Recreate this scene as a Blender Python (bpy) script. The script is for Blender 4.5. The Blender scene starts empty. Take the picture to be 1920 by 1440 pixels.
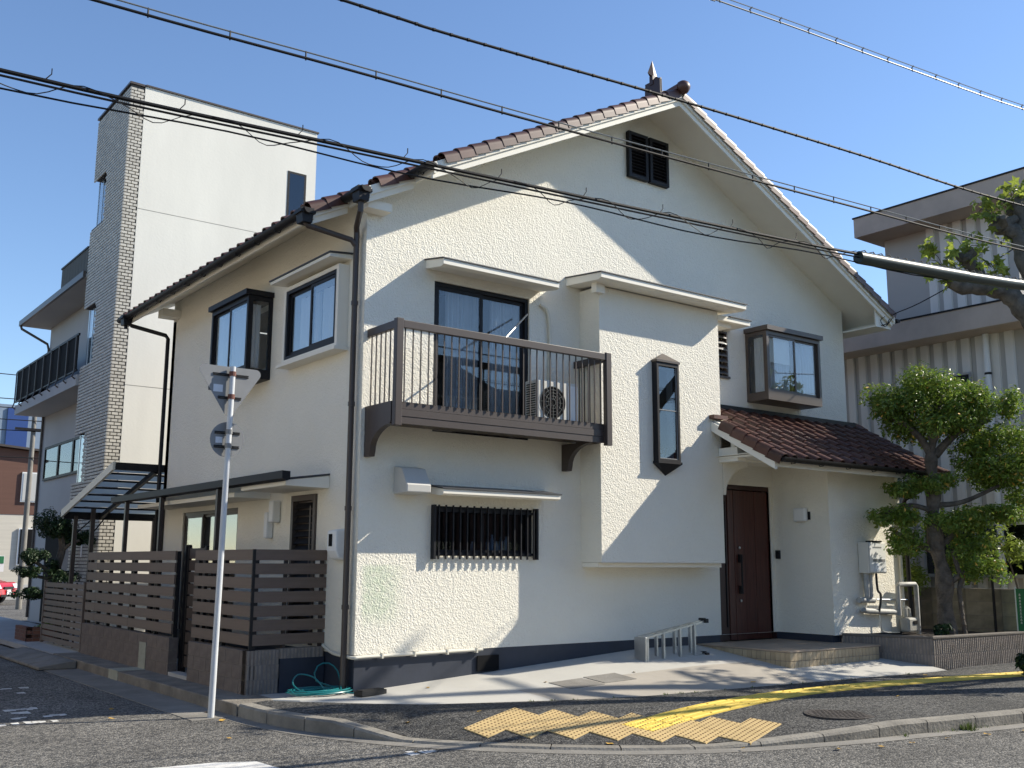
import bpy, bmesh, math, random
from mathutils import Vector, Matrix
random.seed(7)
S = bpy.context.scene
COL = S.collection
R_ = math.radians

# ------------------------------------------------------------------ camera
cam_d = bpy.data.cameras.new("camera"); cam = bpy.data.objects.new("camera", cam_d); COL.objects.link(cam)
CAM = Vector((-5.718, -10.407, 1.419)); yaw, pitch, roll = 0.648931, 0.172049, 0.004222
fwd = Vector((math.sin(yaw)*math.cos(pitch), math.cos(yaw)*math.cos(pitch), math.sin(pitch)))
rt = Vector((math.cos(yaw), -math.sin(yaw), 0)); up = rt.cross(fwd)
r2 = rt*math.cos(roll)+up*math.sin(roll); u2 = -rt*math.sin(roll)+up*math.cos(roll)
M = Matrix((r2, u2, -fwd)).transposed().to_4x4(); M.translation = CAM
cam.matrix_world = M
cam_d.sensor_width = 36; cam_d.lens = 36*1931.746/1920; cam_d.clip_end = 2000; cam_d.clip_start = .05
S.camera = cam
# ------------------------------------------------------------------ light
SUN_AZ, SUN_EL = 111.0, 34.7           # degrees, azimuth from +Y towards +X
w = bpy.data.worlds.new("World"); S.world = w; w.use_nodes = True
nt = w.node_tree; bg = nt.nodes['Background']; sky = nt.nodes.new('ShaderNodeTexSky')
sky.sky_type = 'NISHITA'; sky.sun_disc = False; sky.sun_elevation = R_(SUN_EL); sky.sun_rotation = R_(SUN_AZ)
sky.altitude = 20; sky.air_density = 1.0; sky.dust_density = .1; sky.ozone_density = 3.2
hsv = nt.nodes.new('ShaderNodeHueSaturation'); hsv.inputs['Saturation'].default_value = 1.04; hsv.inputs['Hue'].default_value = .503; nt.links.new(sky.outputs[0], hsv.inputs['Color'])
nt.links.new(hsv.outputs[0], bg.inputs[0]); bg.inputs[1].default_value = 0.128
sl = bpy.data.lights.new("sun", 'SUN'); so = bpy.data.objects.new("sun", sl); COL.objects.link(so)
sl.energy = 5.0; sl.angle = R_(.53); sl.color = (1, .925, .785)
sd = Vector((math.cos(R_(SUN_EL))*math.sin(R_(SUN_AZ)), math.cos(R_(SUN_EL))*math.cos(R_(SUN_AZ)), math.sin(R_(SUN_EL))))
so.rotation_euler = sd.to_track_quat('Z', 'Y').to_euler(); so.location = (20, -10, 20)
vs = S.view_settings; vs.view_transform = 'Standard'; vs.look = 'None'; vs.gamma = 1; vs.exposure = 0.62
S.render.engine = 'CYCLES'

# ------------------------------------------------------------------ materials
MATS = {}
def pm(name, col, rough=.6, metal=0, var=0, vs_=2.0, col2=None, bump=None, rnd=0, isl=0, spec=.5, coat=0, transl=0, streak=None):
    """Principled material: base colour mixed by noise (var), random per object (rnd) / per island (isl), bump=(scale,strength,distance[,kind])"""
    m = bpy.data.materials.new(name); m.use_nodes = True; t = m.node_tree; N = t.nodes; L = t.links
    b = N['Principled BSDF']; b.inputs['Roughness'].default_value = rough; b.inputs['Metallic'].default_value = metal
    b.inputs['Specular IOR Level'].default_value = spec; b.inputs['Coat Weight'].default_value = coat
    tc = N.new('ShaderNodeTexCoord')
    rgb = N.new('ShaderNodeRGB'); rgb.outputs[0].default_value = (*col, 1); cur = rgb.outputs[0]
    if var or col2:
        n = N.new('ShaderNodeTexNoise'); n.inputs['Scale'].default_value = vs_; n.inputs['Detail'].default_value = 5; n.inputs['Roughness'].default_value = .6
        src = tc.outputs['Object']
        if streak:
            mp = N.new('ShaderNodeMapping'); mp.inputs['Scale'].default_value = streak; L.new(src, mp.inputs[0]); src = mp.outputs[0]
        L.new(src, n.inputs['Vector'])
        r = N.new('ShaderNodeMapRange'); r.inputs['From Min'].default_value = .35; r.inputs['From Max'].default_value = .65
        L.new(n.outputs[0], r.inputs[0])
        mx = N.new('ShaderNodeMix'); mx.data_type = 'RGBA'
        L.new(r.outputs[0], mx.inputs[0]); L.new(cur, mx.inputs['A'])
        c2 = col2 if col2 else tuple(max(0, c*(1-var)) for c in col)
        mx.inputs['B'].default_value = (*c2, 1); cur = mx.outputs['Result']
    if rnd or isl:
        if rnd:
            oi = N.new('ShaderNodeObjectInfo'); ro = oi.outputs['Random']; amt = rnd
        else:
            oi = N.new('ShaderNodeNewGeometry'); ro = oi.outputs['Random Per Island']; amt = isl
        mr = N.new('ShaderNodeMapRange'); mr.inputs['To Min'].default_value = 1-amt; mr.inputs['To Max'].default_value = 1+amt
        L.new(ro, mr.inputs[0])
        hs = N.new('ShaderNodeHueSaturation'); L.new(mr.outputs[0], hs.inputs['Value']); L.new(cur, hs.inputs['Color']); cur = hs.outputs[0]
    L.new(cur, b.inputs['Base Color'])
    if bump:
        bumps = bump if isinstance(bump, list) else [bump]
        prev = None
        for q in bumps:
            kind = q[3] if len(q) > 3 else 'noise'
            if kind == 'vor':
                n = N.new('ShaderNodeTexVoronoi'); n.feature = 'SMOOTH_F1'; n.inputs['Scale'].default_value = q[0]; out = n.outputs[0]
            else:
                n = N.new('ShaderNodeTexNoise'); n.inputs['Scale'].default_value = q[0]; n.inputs['Detail'].default_value = 4; out = n.outputs[0]
            L.new(tc.outputs['Object'], n.inputs['Vector'])
            bp = N.new('ShaderNodeBump'); bp.inputs['Strength'].default_value = q[1]; bp.inputs['Distance'].default_value = q[2]
            L.new(out, bp.inputs['Height'])
            if prev: L.new(prev, bp.inputs['Normal'])
            prev = bp.outputs[0]
        L.new(prev, b.inputs['Normal'])
    if transl:
        tr = N.new('ShaderNodeBsdfTranslucent'); L.new(cur, tr.inputs[0]); ms = N.new('ShaderNodeMixShader'); ms.inputs[0].default_value = transl
        L.new(b.outputs[0], ms.inputs[1]); L.new(tr.outputs[0], ms.inputs[2]); L.new(ms.outputs[0], N['Material Output'].inputs[0])
    MATS[name] = m; return m
def glassm(name, tint=(.9, .95, .95), refl=1.0):
    m = bpy.data.materials.new(name); m.use_nodes = True; t = m.node_tree; N = t.nodes; L = t.links
    N.remove(N['Principled BSDF'])
    tr = N.new('ShaderNodeBsdfTransparent'); tr.inputs[0].default_value = (*tint, 1)
    g = N.new('ShaderNodeBsdfGlossy'); g.inputs['Roughness'].default_value = .01
    lw = N.new('ShaderNodeLayerWeight'); lw.inputs[0].default_value = .5; pw_ = N.new('ShaderNodeMath'); pw_.operation = 'POWER'; pw_.inputs[1].default_value = 3.2; L.new(lw.outputs['Facing'], pw_.inputs[0]); fr = N.new('ShaderNodeMath'); fr.operation = 'MULTIPLY_ADD'; fr.inputs[1].default_value = .9; fr.inputs[2].default_value = .055; L.new(pw_.outputs[0], fr.inputs[0])
    ml = N.new('ShaderNodeMath'); ml.operation = 'MULTIPLY'; ml.inputs[1].default_value = refl; ml.use_clamp = True
    ms = N.new('ShaderNodeMixShader'); L.new(fr.outputs[0], ml.inputs[0]); L.new(ml.outputs[0], ms.inputs[0])
    L.new(tr.outputs[0], ms.inputs[1]); L.new(g.outputs[0], ms.inputs[2]); L.new(ms.outputs[0], N['Material Output'].inputs[0])
    MATS[name] = m; return m
def asphalt(name, base, light, sc, patch):
    m = bpy.data.materials.new(name); m.use_nodes = True; t = m.node_tree; N = t.nodes; L = t.links; b = N['Principled BSDF']
    b.inputs['Roughness'].default_value = .85
    tc = N.new('ShaderNodeTexCoord')
    v = N.new('ShaderNodeTexVoronoi'); v.inputs['Scale'].default_value = sc; L.new(tc.outputs['Object'], v.inputs['Vector'])
    sep = N.new('ShaderNodeSeparateColor'); L.new(v.outputs['Color'], sep.inputs[0])
    cr = N.new('ShaderNodeValToRGB'); e = cr.color_ramp.elements; e[0].position = .3; e[0].color = (*base, 1); e[1].position = .95; e[1].color = (*light, 1)
    L.new(sep.outputs[0], cr.inputs[0])
    n = N.new('ShaderNodeTexNoise'); n.inputs['Scale'].default_value = .9; n.inputs['Detail'].default_value = 6; L.new(tc.outputs['Object'], n.inputs['Vector'])
    mr = N.new('ShaderNodeMapRange'); mr.inputs['From Min'].default_value = .3; mr.inputs['From Max'].default_value = .7
    mr.inputs['To Min'].default_value = 1-patch; mr.inputs['To Max'].default_value = 1+patch; L.new(n.outputs[0], mr.inputs[0])
    hs = N.new('ShaderNodeHueSaturation'); L.new(cr.outputs[0], hs.inputs['Color']); L.new(mr.outputs[0], hs.inputs['Value']); L.new(hs.outputs[0], b.inputs['Base Color'])
    bp = N.new('ShaderNodeBump'); bp.inputs['Strength'].default_value = .9; bp.inputs['Distance'].default_value = .012; L.new(v.outputs['Distance'], bp.inputs['Height'])
    bp.invert = True; L.new(bp.outputs[0], b.inputs['Normal'])
    MATS[name] = m; return m
STB = [(16, .40, .02), (44, .9, .014), (70, .8, .008)]
pm('stucco', (.86, .815, .70), .85, var=.05, vs_=.8, bump=STB)
def stained(name):
    m = MATS['stucco'].copy(); m.name = name; t = m.node_tree; N = t.nodes; L = t.links; b = N['Principled BSDF']
    src = b.inputs['Base Color'].links[0].from_socket; tc = [n for n in N if n.type == 'TEX_COORD'][0]
    sp = N.new('ShaderNodeSeparateXYZ'); L.new(tc.outputs['Object'], sp.inputs[0])
    def ramp(sock, a, b_, c, d):
        x = N.new('ShaderNodeMapRange'); x.interpolation_type = 'SMOOTHSTEP'; x.inputs['From Min'].default_value = a; x.inputs['From Max'].default_value = b_; L.new(sock, x.inputs[0])
        y = N.new('ShaderNodeMapRange'); y.interpolation_type = 'SMOOTHSTEP'; y.inputs['From Min'].default_value = d; y.inputs['From Max'].default_value = c; L.new(sock, y.inputs[0])
        q = N.new('ShaderNodeMath'); q.operation = 'MULTIPLY'; L.new(x.outputs[0], q.inputs[0]); L.new(y.outputs[0], q.inputs[1]); return q.outputs[0]
    mx = ramp(sp.outputs[0], -4.63, -4.55, -4.35, -3.95); mz = ramp(sp.outputs[2], .6, .95, 1.36, 1.42)
    n = N.new('ShaderNodeTexNoise'); n.inputs['Scale'].default_value = 13; L.new(tc.outputs['Object'], n.inputs['Vector'])
    q = N.new('ShaderNodeMath'); q.operation = 'MULTIPLY'; L.new(mx, q.inputs[0]); L.new(mz, q.inputs[1]); q2 = N.new('ShaderNodeMath'); q2.operation = 'MULTIPLY'; L.new(q.outputs[0], q2.inputs[0]); L.new(n.outputs[0], q2.inputs[1])
    mix = N.new('ShaderNodeMix'); mix.data_type = 'RGBA'; L.new(q2.outputs[0], mix.inputs[0]); L.new(src, mix.inputs['A']); mix.inputs['B'].default_value = (.50, .60, .42, 1); L.new(mix.outputs['Result'], b.inputs['Base Color'])
    MATS[name] = m
stained('stucco_front')
pm('trim', (.84, .80, .70), .7, var=.04, vs_=4)
pm('stain', (.36, .36, .29), .85, var=.14, vs_=9, bump=[(11, .4, .02), (38, .7, .012)])
pm('navy', (.032, .039, .058), .55, var=.25, vs_=3)
pm('brown', (.060, .045, .039), .42, var=.1, vs_=5)
pm('sash', (.013, .013, .016), .5, spec=.25)
pm('bronze', (.075, .058, .048), .4)
pm('tile', (.098, .040, .029), .45, var=.3, vs_=9, rnd=.28)
pm('tilefield', (.098, .040, .029), .45, var=.3, vs_=3, isl=.28)
pm('gutter', (.016, .015, .016), .5, spec=.25)
pm('hoodtop', (.05, .05, .055), .5, var=.2)
pm('white', (.78, .78, .76), .45)
pm('cream', (.70, .66, .55), .5)
pm('acwhite', (.60, .58, .52), .4)
pm('curtain', (.80, .80, .80), .9, transl=.25)
pm('curtain_sheer', (.72, .74, .76), .9, transl=.45)
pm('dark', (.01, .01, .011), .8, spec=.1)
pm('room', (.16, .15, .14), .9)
pm('door', (.095, .025, .016), .4, var=.45, vs_=2.2, streak=(18, 18, 1.2))
pm('doorframe', (.036, .010, .008), .45)
pm('silver', (.62, .63, .64), .32, metal=1)
pm('alum', (.55, .56, .56), .4, metal=.9, var=.2, vs_=6)
pm('slat', (.155, .112, .086), .6, var=.16, vs_=3, streak=(1, .25, 10), rnd=.06)
pm('slatdark', (.05, .038, .033), .6)
pm('block', (.185, .150, .128), .9, var=.25, vs_=7, bump=[(60, .7, .01), (14, .4, .01)], rnd=.07)
pm('planterblock', (.28, .24, .205), .9, var=.32, vs_=8, bump=[(50, .8, .012)], rnd=.07)
pm('blockcap', (.16, .14, .12), .9, var=.2, bump=(40, .5, .01))
pm('mortar', (.20, .18, .165), .95)
pm('concrete', (.43, .42, .40), .9, var=.14, vs_=1.6, bump=(60, .25, .005))
pm('concrete_old', (.235, .21, .175), .92, var=.4, vs_=3.2, bump=[(30, .7, .015), (7, .4, .02)])
pm('gutter_conc', (.24, .225, .20), .92, var=.3, vs_=2.5, bump=(40, .5, .01))
pm('kerbm', (.26, .24, .205), .9, var=.34, vs_=4.5, bump=[(35, .6, .012)], rnd=.07)
pm('apron', (.47, .455, .415), .88, var=.10, vs_=1.2, bump=(50, .2, .004))
pm('apron2', (.38, .345, .295), .9, var=.13, vs_=2, bump=(60, .3, .004))
asphalt('road', (.044, .043, .041), (.25, .235, .21), 58, .30)
asphalt('walk', (.014, .014, .015), (.125, .12, .11), 52, .3)
pm('tactile', (.58, .42, .19), .75, var=.14, vs_=4, rnd=.04)
pm('tacdot', (.25, .15, .06), .8)
pm('yellow', (.78, .56, .09), .7, var=.15, vs_=6, rnd=.03)
pm('paint', (.70, .69, .66), .8, var=.3, vs_=9)
pm('steptile', (.44, .345, .22), .6, var=.15, vs_=5, rnd=.12)
pm('steptop', (.42, .32, .23), .7, var=.25, vs_=2.5)
pm('pole_white', (.60, .62, .64), .45, var=.14, vs_=2.5)
pm('signback', (.25, .255, .26), .5, metal=.2, var=.15, vs_=3)
pm('sticker', (.62, .66, .72), .5)
pm('rust', (.14, .05, .035), .7)
pm('wire', (.012, .012, .013), .6, spec=.2)
pm('wiregrey', (.20, .21, .20), .45)
pm('sleeve', (.022, .036, .032), .4, spec=.35)
pm('nbr_white', (.80, .775, .70), .85, var=.09, vs_=.7, streak=(1.5, 1.5, .35), bump=(20, .15, .01))
pm('nbr_wall', (.50, .49, .47), .9, var=.08, vs_=.8)
pm('nbr_tile', (.52, .49, .43), .6, isl=.13)
pm('nbr_mortar', (.095, .092, .09), .9)
pm('rb_panel', (.78, .74, .68), .85, var=.12, vs_=1.5, streak=(2, 2, .3), rnd=.05)
pm('rb_groove', (.46, .435, .40), .9)  # darker copy of the panel tone, flute shade put into the colour
pm('rb_fascia', (.52, .42, .34), .85, var=.18, vs_=1.6)
pm('bw', (.30, .27, .21), .92, var=.45, vs_=3, bump=(30, .6, .012), rnd=.09)
pm('bark', (.17, .14, .11), .92, var=.55, vs_=7, bump=[(9, 1, .05), (30, .9, .02)])
pm('bark_plane', (.155, .14, .115), .9, var=.5, vs_=10, bump=(18, .7, .02))
pm('leaf', (.155, .24, .036), .42, isl=.42, transl=.42, spec=.5)
pm('leaf2', (.21, .27, .045), .42, isl=.40, transl=.38)
pm('leafpine', (.022, .052, .016), .5, isl=.4, transl=.2)
pm('leafplane', (.29, .35, .06), .45, rnd=.4, transl=.5)
pm('leafdry', (.50, .30, .05), .7, rnd=.35)
pm('soil', (.05, .038, .028), .95, var=.3, vs_=12, bump=(25, .9, .03))
pm('grass', (.09, .13, .03), .6, isl=.4, transl=.3)
pm('hose', (.012, .16, .17), .35)
pm('rubber', (.008, .008, .009), .6)
pm('rb_siding', (.14, .068, .048), .8, var=.12, vs_=1.5, streak=(.3, .3, 6))
pm('far_cream', (.62, .57, .48), .85, var=.08, streak=(.3, .3, 6))
pm('bluegrey', (.22, .28, .36), .7, var=.1)
pm('blue', (.02, .06, .22), .5)
pm('carred', (.42, .012, .016), .25, coat=.6)
pm('tyre', (.012, .012, .012), .8)
pm('headlamp', (.6, .62, .65), .15)
pm('green', (.02, .17, .065), .6)
pm('brick', (.17, .075, .05), .85, var=.25, vs_=6, rnd=.15)
pm('metermetal', (.40, .39, .35), .5, var=.2, vs_=9)
pm('pipewrap', (.42, .415, .39), .6, var=.25, vs_=14)
pm('gold', (.45, .25, .06), .3, metal=.9)
pm('screen', (.10, .10, .09), .8, var=.3, vs_=6, streak=(.5, 8, .3))
pm('manhole', (.055, .045, .04), .7, var=.35, vs_=22, bump=(45, 1, .01))
pm('poly', (.62, .68, .70), .35, transl=.75)
pm('capgrey', (.50, .49, .46), .5)
glassm('glass', (.90, .93, .95), 1.25); glassm('glassd', (.62, .67, .72), 1.5); glassm('clear', (.55, .6, .62), .8)

# ------------------------------------------------------------------ helpers
def off(o):
    v = Vector((0, 0, 0))
    while o is not None:
        v += o.location; o = o.parent
    return v
def tag(o, label=None, cat=None, group=None, kind=None):
    if label: o['label'] = label
    if cat: o['category'] = cat
    if group: o['group'] = group
    if kind: o['kind'] = kind
    return o
def empty(name, loc, label, cat, group=None):
    o = bpy.data.objects.new(name, None); COL.objects.link(o); o.location = loc; o.empty_display_size = .2
    return tag(o, label, cat, group)
def link(name, me, parent=None, loc=None, rot=None):
    o = bpy.data.objects.new(name, me); COL.objects.link(o)
    if loc is not None: o.location = Vector(loc)-off(parent)
    o.parent = parent
    if rot is not None: o.rotation_euler = rot
    return o
front = lambda y0=0.0: (lambda u, d, v: (u, y0-d, v))
left = lambda x0=0.0: (lambda u, d, v: (x0-d, u, v))
ID = lambda x, y, z: (x, y, z)
class MB:
    def __init__(s, f=ID): s.v = []; s.f = []; s.m = []; s.fn = f; s.cm = 0
    def quadmat(s, i): s.cm = i; return s
    def poly(s, pts, fn=None):
        fn = fn or s.fn; n = len(s.v); s.v += [fn(*p) for p in pts]; s.f.append(tuple(range(n, n+len(pts)))); s.m.append(s.cm)
    def box(s, a0, a1, b0, b1, c0, c1):
        n = len(s.v)
        s.v += [s.fn(*p) for p in ((a0, b0, c0), (a1, b0, c0), (a1, b1, c0), (a0, b1, c0), (a0, b0, c1), (a1, b0, c1), (a1, b1, c1), (a0, b1, c1))]
        for q in ((0, 3, 2, 1), (4, 5, 6, 7), (0, 1, 5, 4), (1, 2, 6, 5), (2, 3, 7, 6), (3, 0, 4, 7)): s.f.append(tuple(n+i for i in q)); s.m.append(s.cm)
        return s
    def prism(s, poly, a0, a1, order=(0, 1, 2)):
        """poly in 2D extruded along a third axis; order says where (p0,p1,ext) go"""
        n = len(s.v); k = len(poly)
        for a in (a0, a1):
            for p in poly:
                c = [0, 0, 0]; c[order[0]] = p[0]; c[order[1]] = p[1]; c[order[2]] = a; s.v.append(s.fn(*c))
        s.f.append(tuple(range(n+k-1, n-1, -1))); s.f.append(tuple(range(n+k, n+2*k))); s.m += [s.cm, s.cm]
        for i in range(k): s.f.append((n+i, n+(i+1) % k, n+k+(i+1) % k, n+k+i)); s.m.append(s.cm)
        return s
    def tube(s, pts, r, n=8, cap=True):
        pts = [Vector(s.fn(*p)) for p in pts]; rs = r if isinstance(r, (list, tuple)) else [r]*len(pts); b0 = len(s.v)
        prev = None
        for i, p in enumerate(pts):
            t = (pts[min(i+1, len(pts)-1)]-pts[max(i-1, 0)]).normalized()
            if prev is None:
                a = t.orthogonal().normalized()
            else:
                a = (prev-t*prev.dot(t)).normalized()
            prev = a; b = t.cross(a)
            for k in range(n):
                an = 2*math.pi*k/n; s.v.append(tuple(p+(a*math.cos(an)+b*math.sin(an))*rs[i]))
        for i in range(len(pts)-1):
            for k in range(n): s.f.append((b0+i*n+k, b0+i*n+(k+1) % n, b0+(i+1)*n+(k+1) % n, b0+(i+1)*n+k)); s.m.append(s.cm)
        if cap:
            s.f.append(tuple(b0+k for k in range(n-1, -1, -1))); e = b0+(len(pts)-1)*n; s.f.append(tuple(e+k for k in range(n))); s.m += [s.cm, s.cm]
        return s
    def disc(s, c, r, axis_fn, n=20): s.poly([axis_fn(c, r*math.cos(2*math.pi*k/n), r*math.sin(2*math.pi*k/n)) for k in range(n)]); return s
    def lathe(s, c, prof, n=16):
        b0 = len(s.v); cx, cy, cz = c
        for r, z in prof:
            for k in range(n): s.v.append(s.fn(cx+r*math.cos(2*math.pi*k/n), cy+r*math.sin(2*math.pi*k/n), cz+z))
        for i in range(len(prof)-1):
            for k in range(n): s.f.append((b0+i*n+k, b0+i*n+(k+1) % n, b0+(i+1)*n+(k+1) % n, b0+(i+1)*n+k)); s.m.append(s.cm)
        s.f.append(tuple(b0+k for k in range(n-1, -1, -1))); e = b0+(len(prof)-1)*n; s.f.append(tuple(e+k for k in range(n))); s.m += [s.cm, s.cm]
        return s
    def mesh(s, name, mats, o=Vector((0, 0, 0)), smooth=False, recalc=True):
        me = bpy.data.meshes.new(name); me.from_pydata([tuple(Vector(p)-o) for p in s.v], [], s.f)
        if isinstance(mats, str): mats = [mats]
        for m in mats: me.materials.append(MATS[m])
        if len(mats) > 1: me.polygons.foreach_set('material_index', s.m)
        if recalc:
            b = bmesh.new(); b.from_mesh(me); bmesh.ops.recalc_face_normals(b, faces=b.faces); b.to_mesh(me); b.free()
        if smooth:
            me.polygons.foreach_set('use_smooth', [True]*len(me.polygons))
            try: me.set_sharp_from_angle(angle=R_(40))
            except Exception: pass
        me.update(); return me
    def build(s, name, mats, parent=None, smooth=False, bevel=0, recalc=True, **kw):
        me = s.mesh(name, mats, off(parent), smooth, recalc); o = link(name, me, parent)
        if bevel:
            bv = o.modifiers.new('bevel', 'BEVEL'); bv.width = bevel; bv.segments = 2; bv.limit_method = 'ANGLE'; bv.angle_limit = R_(35)
        if kw: tag(o, **kw)
        return o
def quick(name, mats, parent, f, *boxes, **kw):
    m = MB(f)
    for b in boxes: m.box(*b)
    return m.build(name, mats, parent, **kw)
def arc(cx, cy, r, a0, a1, n): return [(cx+r*math.cos(R_(a0+(a1-a0)*i/n)), cy+r*math.sin(R_(a0+(a1-a0)*i/n))) for i in range(n+1)]
def smoothpath(pts, n=6):
    P = [Vector(p) for p in pts]; out = []
    for i in range(len(P)-1):
        p0 = P[max(i-1, 0)]; p1 = P[i]; p2 = P[i+1]; p3 = P[min(i+2, len(P)-1)]
        for k in range(n):
            t = k/n
            out.append(.5*((2*p1)+(-p0+p2)*t+(2*p0-5*p1+4*p2-p3)*t*t+(-p0+3*p1-3*p2+p3)*t**3))
    out.append(P[-1]); return [tuple(p) for p in out]

# ------------------------------------------------------------------ ground
ROADZ = -.15
m = MB(); 
for i in range(-8, 12):
    for j in range(-8, 24):
        m.poly([(i*12, j*12, ROADZ), (i*12+12, j*12, ROADZ), (i*12+12, j*12+12, ROADZ), (i*12, j*12+12, ROADZ)])
m.poly([(-900, -900, ROADZ-.02), (900, -900, ROADZ-.02), (900, 900, ROADZ-.02), (-900, 900, ROADZ-.02)])
m.build('road', 'road', kind='structure')
KERB = [(-1.30, .05), (-1.29, -.45), (-1.20, -1.05), (-1.02, -1.62), (-.73, -2.27), (-.32, -2.85), (.16, -3.36), (.68, -3.79), (1.16, -4.06), (1.62, -4.25), (2.05, -4.38), (2.6, -4.53), (3.3, -4.66), (4.0, -4.79), (4.9, -4.94), (6.2, -5.14), (8, -5.42), (10, -5.72), (12.5, -6.1), (16, -6.63), (22, -7.5), (34, -9.3)]
INNER = [(-.96, .0), (-.95, -.05), (-.80, -.24), (-.55, -.5), (-.2, -.86), (.19, -1.2), (.9, -1.5), (1.6, -1.78), (2.42, -2.0), (3.2, -2.08), (4.0, -2.14), (4.7, -2.2), (5.4, -2.25), (6.2, -2.31), (7.0, -2.37), (7.55, -2.42), (8.6, -2.3), (10, -2.34), (12.5, -2.9), (16, -3.4), (22, -4.3), (34, -6.2)]
def kz(x, i=None):
    if x < -1.05: return -.02
    if x < -.75: return -.02-.105*((x+1.05)/.3)
    if x < 1.3: return -.125
    if x < 3.2: return -.125+.095*((x-1.3)/1.9)
    return -.03
def kerbpt(i): return Vector(KERB[i])
def walkz(k, i, t):
    a = min(1, t*1.5); return kz(KERB[i][0])*(1-a)+(-.004)*a
m = MB(); NS = 10
KW = []
for i in range(len(KERB)):
    # inside edge of kerb
    a = Vector(KERB[max(i-1, 0)]); b = Vector(KERB[min(i+1, len(KERB)-1)]); d = (b-a).normalized(); n_ = Vector((-d.y, d.x))
    KW.append((Vector(KERB[i]), Vector(KERB[i])+n_*.15))
rows = []
for i in range(len(KERB)):
    a = KW[i][1]; b = Vector(INNER[i]); rows.append([(a.x+(b.x-a.x)*j/NS, a.y+(b.y-a.y)*j/NS, walkz(0, i, j/NS)) for j in range(NS+1)])
for i in range(len(rows)-1):
    for j in range(NS): m.poly([rows[i][j], rows[i+1][j], rows[i+1][j+1], rows[i][j+1]])
walk = m.build('sidewalk', 'walk', kind='structure', smooth=True)
def walk_height(x, y):
    best = None
    for i in range(len(rows)-1):
        for j in range(NS):
            q = (rows[i][j], rows[i+1][j], rows[i+1][j+1], rows[i][j+1])
            for t in ((q[0], q[1], q[2]), (q[0], q[2], q[3])):
                (x0, y0, z0), (x1, y1, z1), (x2, y2, z2) = t
                D = (x1-x0)*(y2-y0)-(x2-x0)*(y1-y0)
                if abs(D) < 1e-9: continue
                a = ((x-x0)*(y2-y0)-(x2-x0)*(y-y0))/D; b = ((x1-x0)*(y-y0)-(x-x0)*(y1-y0))/D
                o = max(0, -a, -b, a+b-1)
                if best is None or o < best[0]: best = (o, z0+a*(z1-z0)+b*(z2-z0))
                if o == 0: return best[1]
    return best[1]
# kerb stones
kb = MB(); kb.box(30, 34.2, -9.2, -8.6, -.15, -.03)
kerb = kb.build('kerb', 'kerbm', kind='structure')
pts = smoothpath([(p[0].x, p[0].y, 0) for p in KW[:18]], 8); ins = smoothpath([(p[1].x, p[1].y, 0) for p in KW[:18]], 8)
# group into stones of ~.6 m
acc = 0; st = 0; stones = []
for i in range(1, len(pts)):
    acc += (Vector(pts[i])-Vector(pts[i-1])).length
    if acc > .6 or i == len(pts)-1: stones.append((st, i)); st = i; acc = 0
for a, b in stones:
    m = MB(); g = .006
    L = []
    for i in range(a, b+1):
        o = Vector(pts[i]); n_ = Vector(ins[i]); t = Vector((0, 0, 0))
        if i == a: t = (Vector(pts[a+1])-o).normalized()*g
        if i == b: t = (Vector(pts[b-1])-o).normalized()*g
        z = kz(o.x)+random.uniform(-.002, .002)*0
        o = o+t; n_ = n_+t; e = (n_-o)
        L.append([(o.x, o.y, ROADZ-.06), (o.x, o.y, z-.02), tuple(o+e*.13+Vector((0, 0, z))), tuple(n_+Vector((0, 0, z))), (n_.x, n_.y, ROADZ-.06)])
    n = len(m.v)
    for l in L: m.v += l
    for i in range(len(L)-1):
        for k in range(5): m.f.append((n+i*5+k, n+i*5+(k+1) % 5, n+(i+1)*5+(k+1) % 5, n+(i+1)*5+k)); m.m.append(0)
    m.f.append(tuple(n+k for k in range(5))); m.f.append(tuple(n+(len(L)-1)*5+k for k in range(5))); m.m += [0, 0]
    m.build('kerb_stone', 'kerbm', kerb)
# concrete gutter strip along the kerb (road side)
m = MB(); go = smoothpath([(KW[i][0].x-(KW[i][1]-KW[i][0]).x*1.1, KW[i][0].y-(KW[i][1]-KW[i][0]).y*1.1, 0) for i in range(18)], 8)
for i in range(len(pts)-1):
    m.poly([(pts[i][0], pts[i][1], ROADZ+.006), (pts[i+1][0], pts[i+1][1], ROADZ+.006), (go[i+1][0], go[i+1][1], ROADZ+.003), (go[i][0], go[i][1], ROADZ+.003)])
m.box(-1.78, -1.315, .05, 30, ROADZ-.02, ROADZ+.006)
m.build('gutter_strip', 'gutter_conc', kind='structure')
# ledge carrying the fence, left street
m = MB()
led = [(-1.32, -.95), (7.45, 7.45)]
m.box(-1.315, -.80, .06, 7.45, ROADZ-.1, -.025)
m.build('fence_ledge', 'concrete_old', kind='structure', bevel=.012)
# green-grey paint patch left on ledge and wall (weathered repair)
quick('repair_patch', 'stain', None, ID, (-1.323, -.953, 4.05, 4.45, ROADZ, -.019), kind='structure')
# lot ground behind the fence and round the house
quick('yard', 'concrete', None, ID, (-.80, 11.9, .06, 10.5, -.12, -.03), kind='structure')
quick('neighbour_forecourt', 'concrete', None, ID, (-1.3, .4, 7.45, 30, -.12, -.035), kind='structure')
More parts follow.
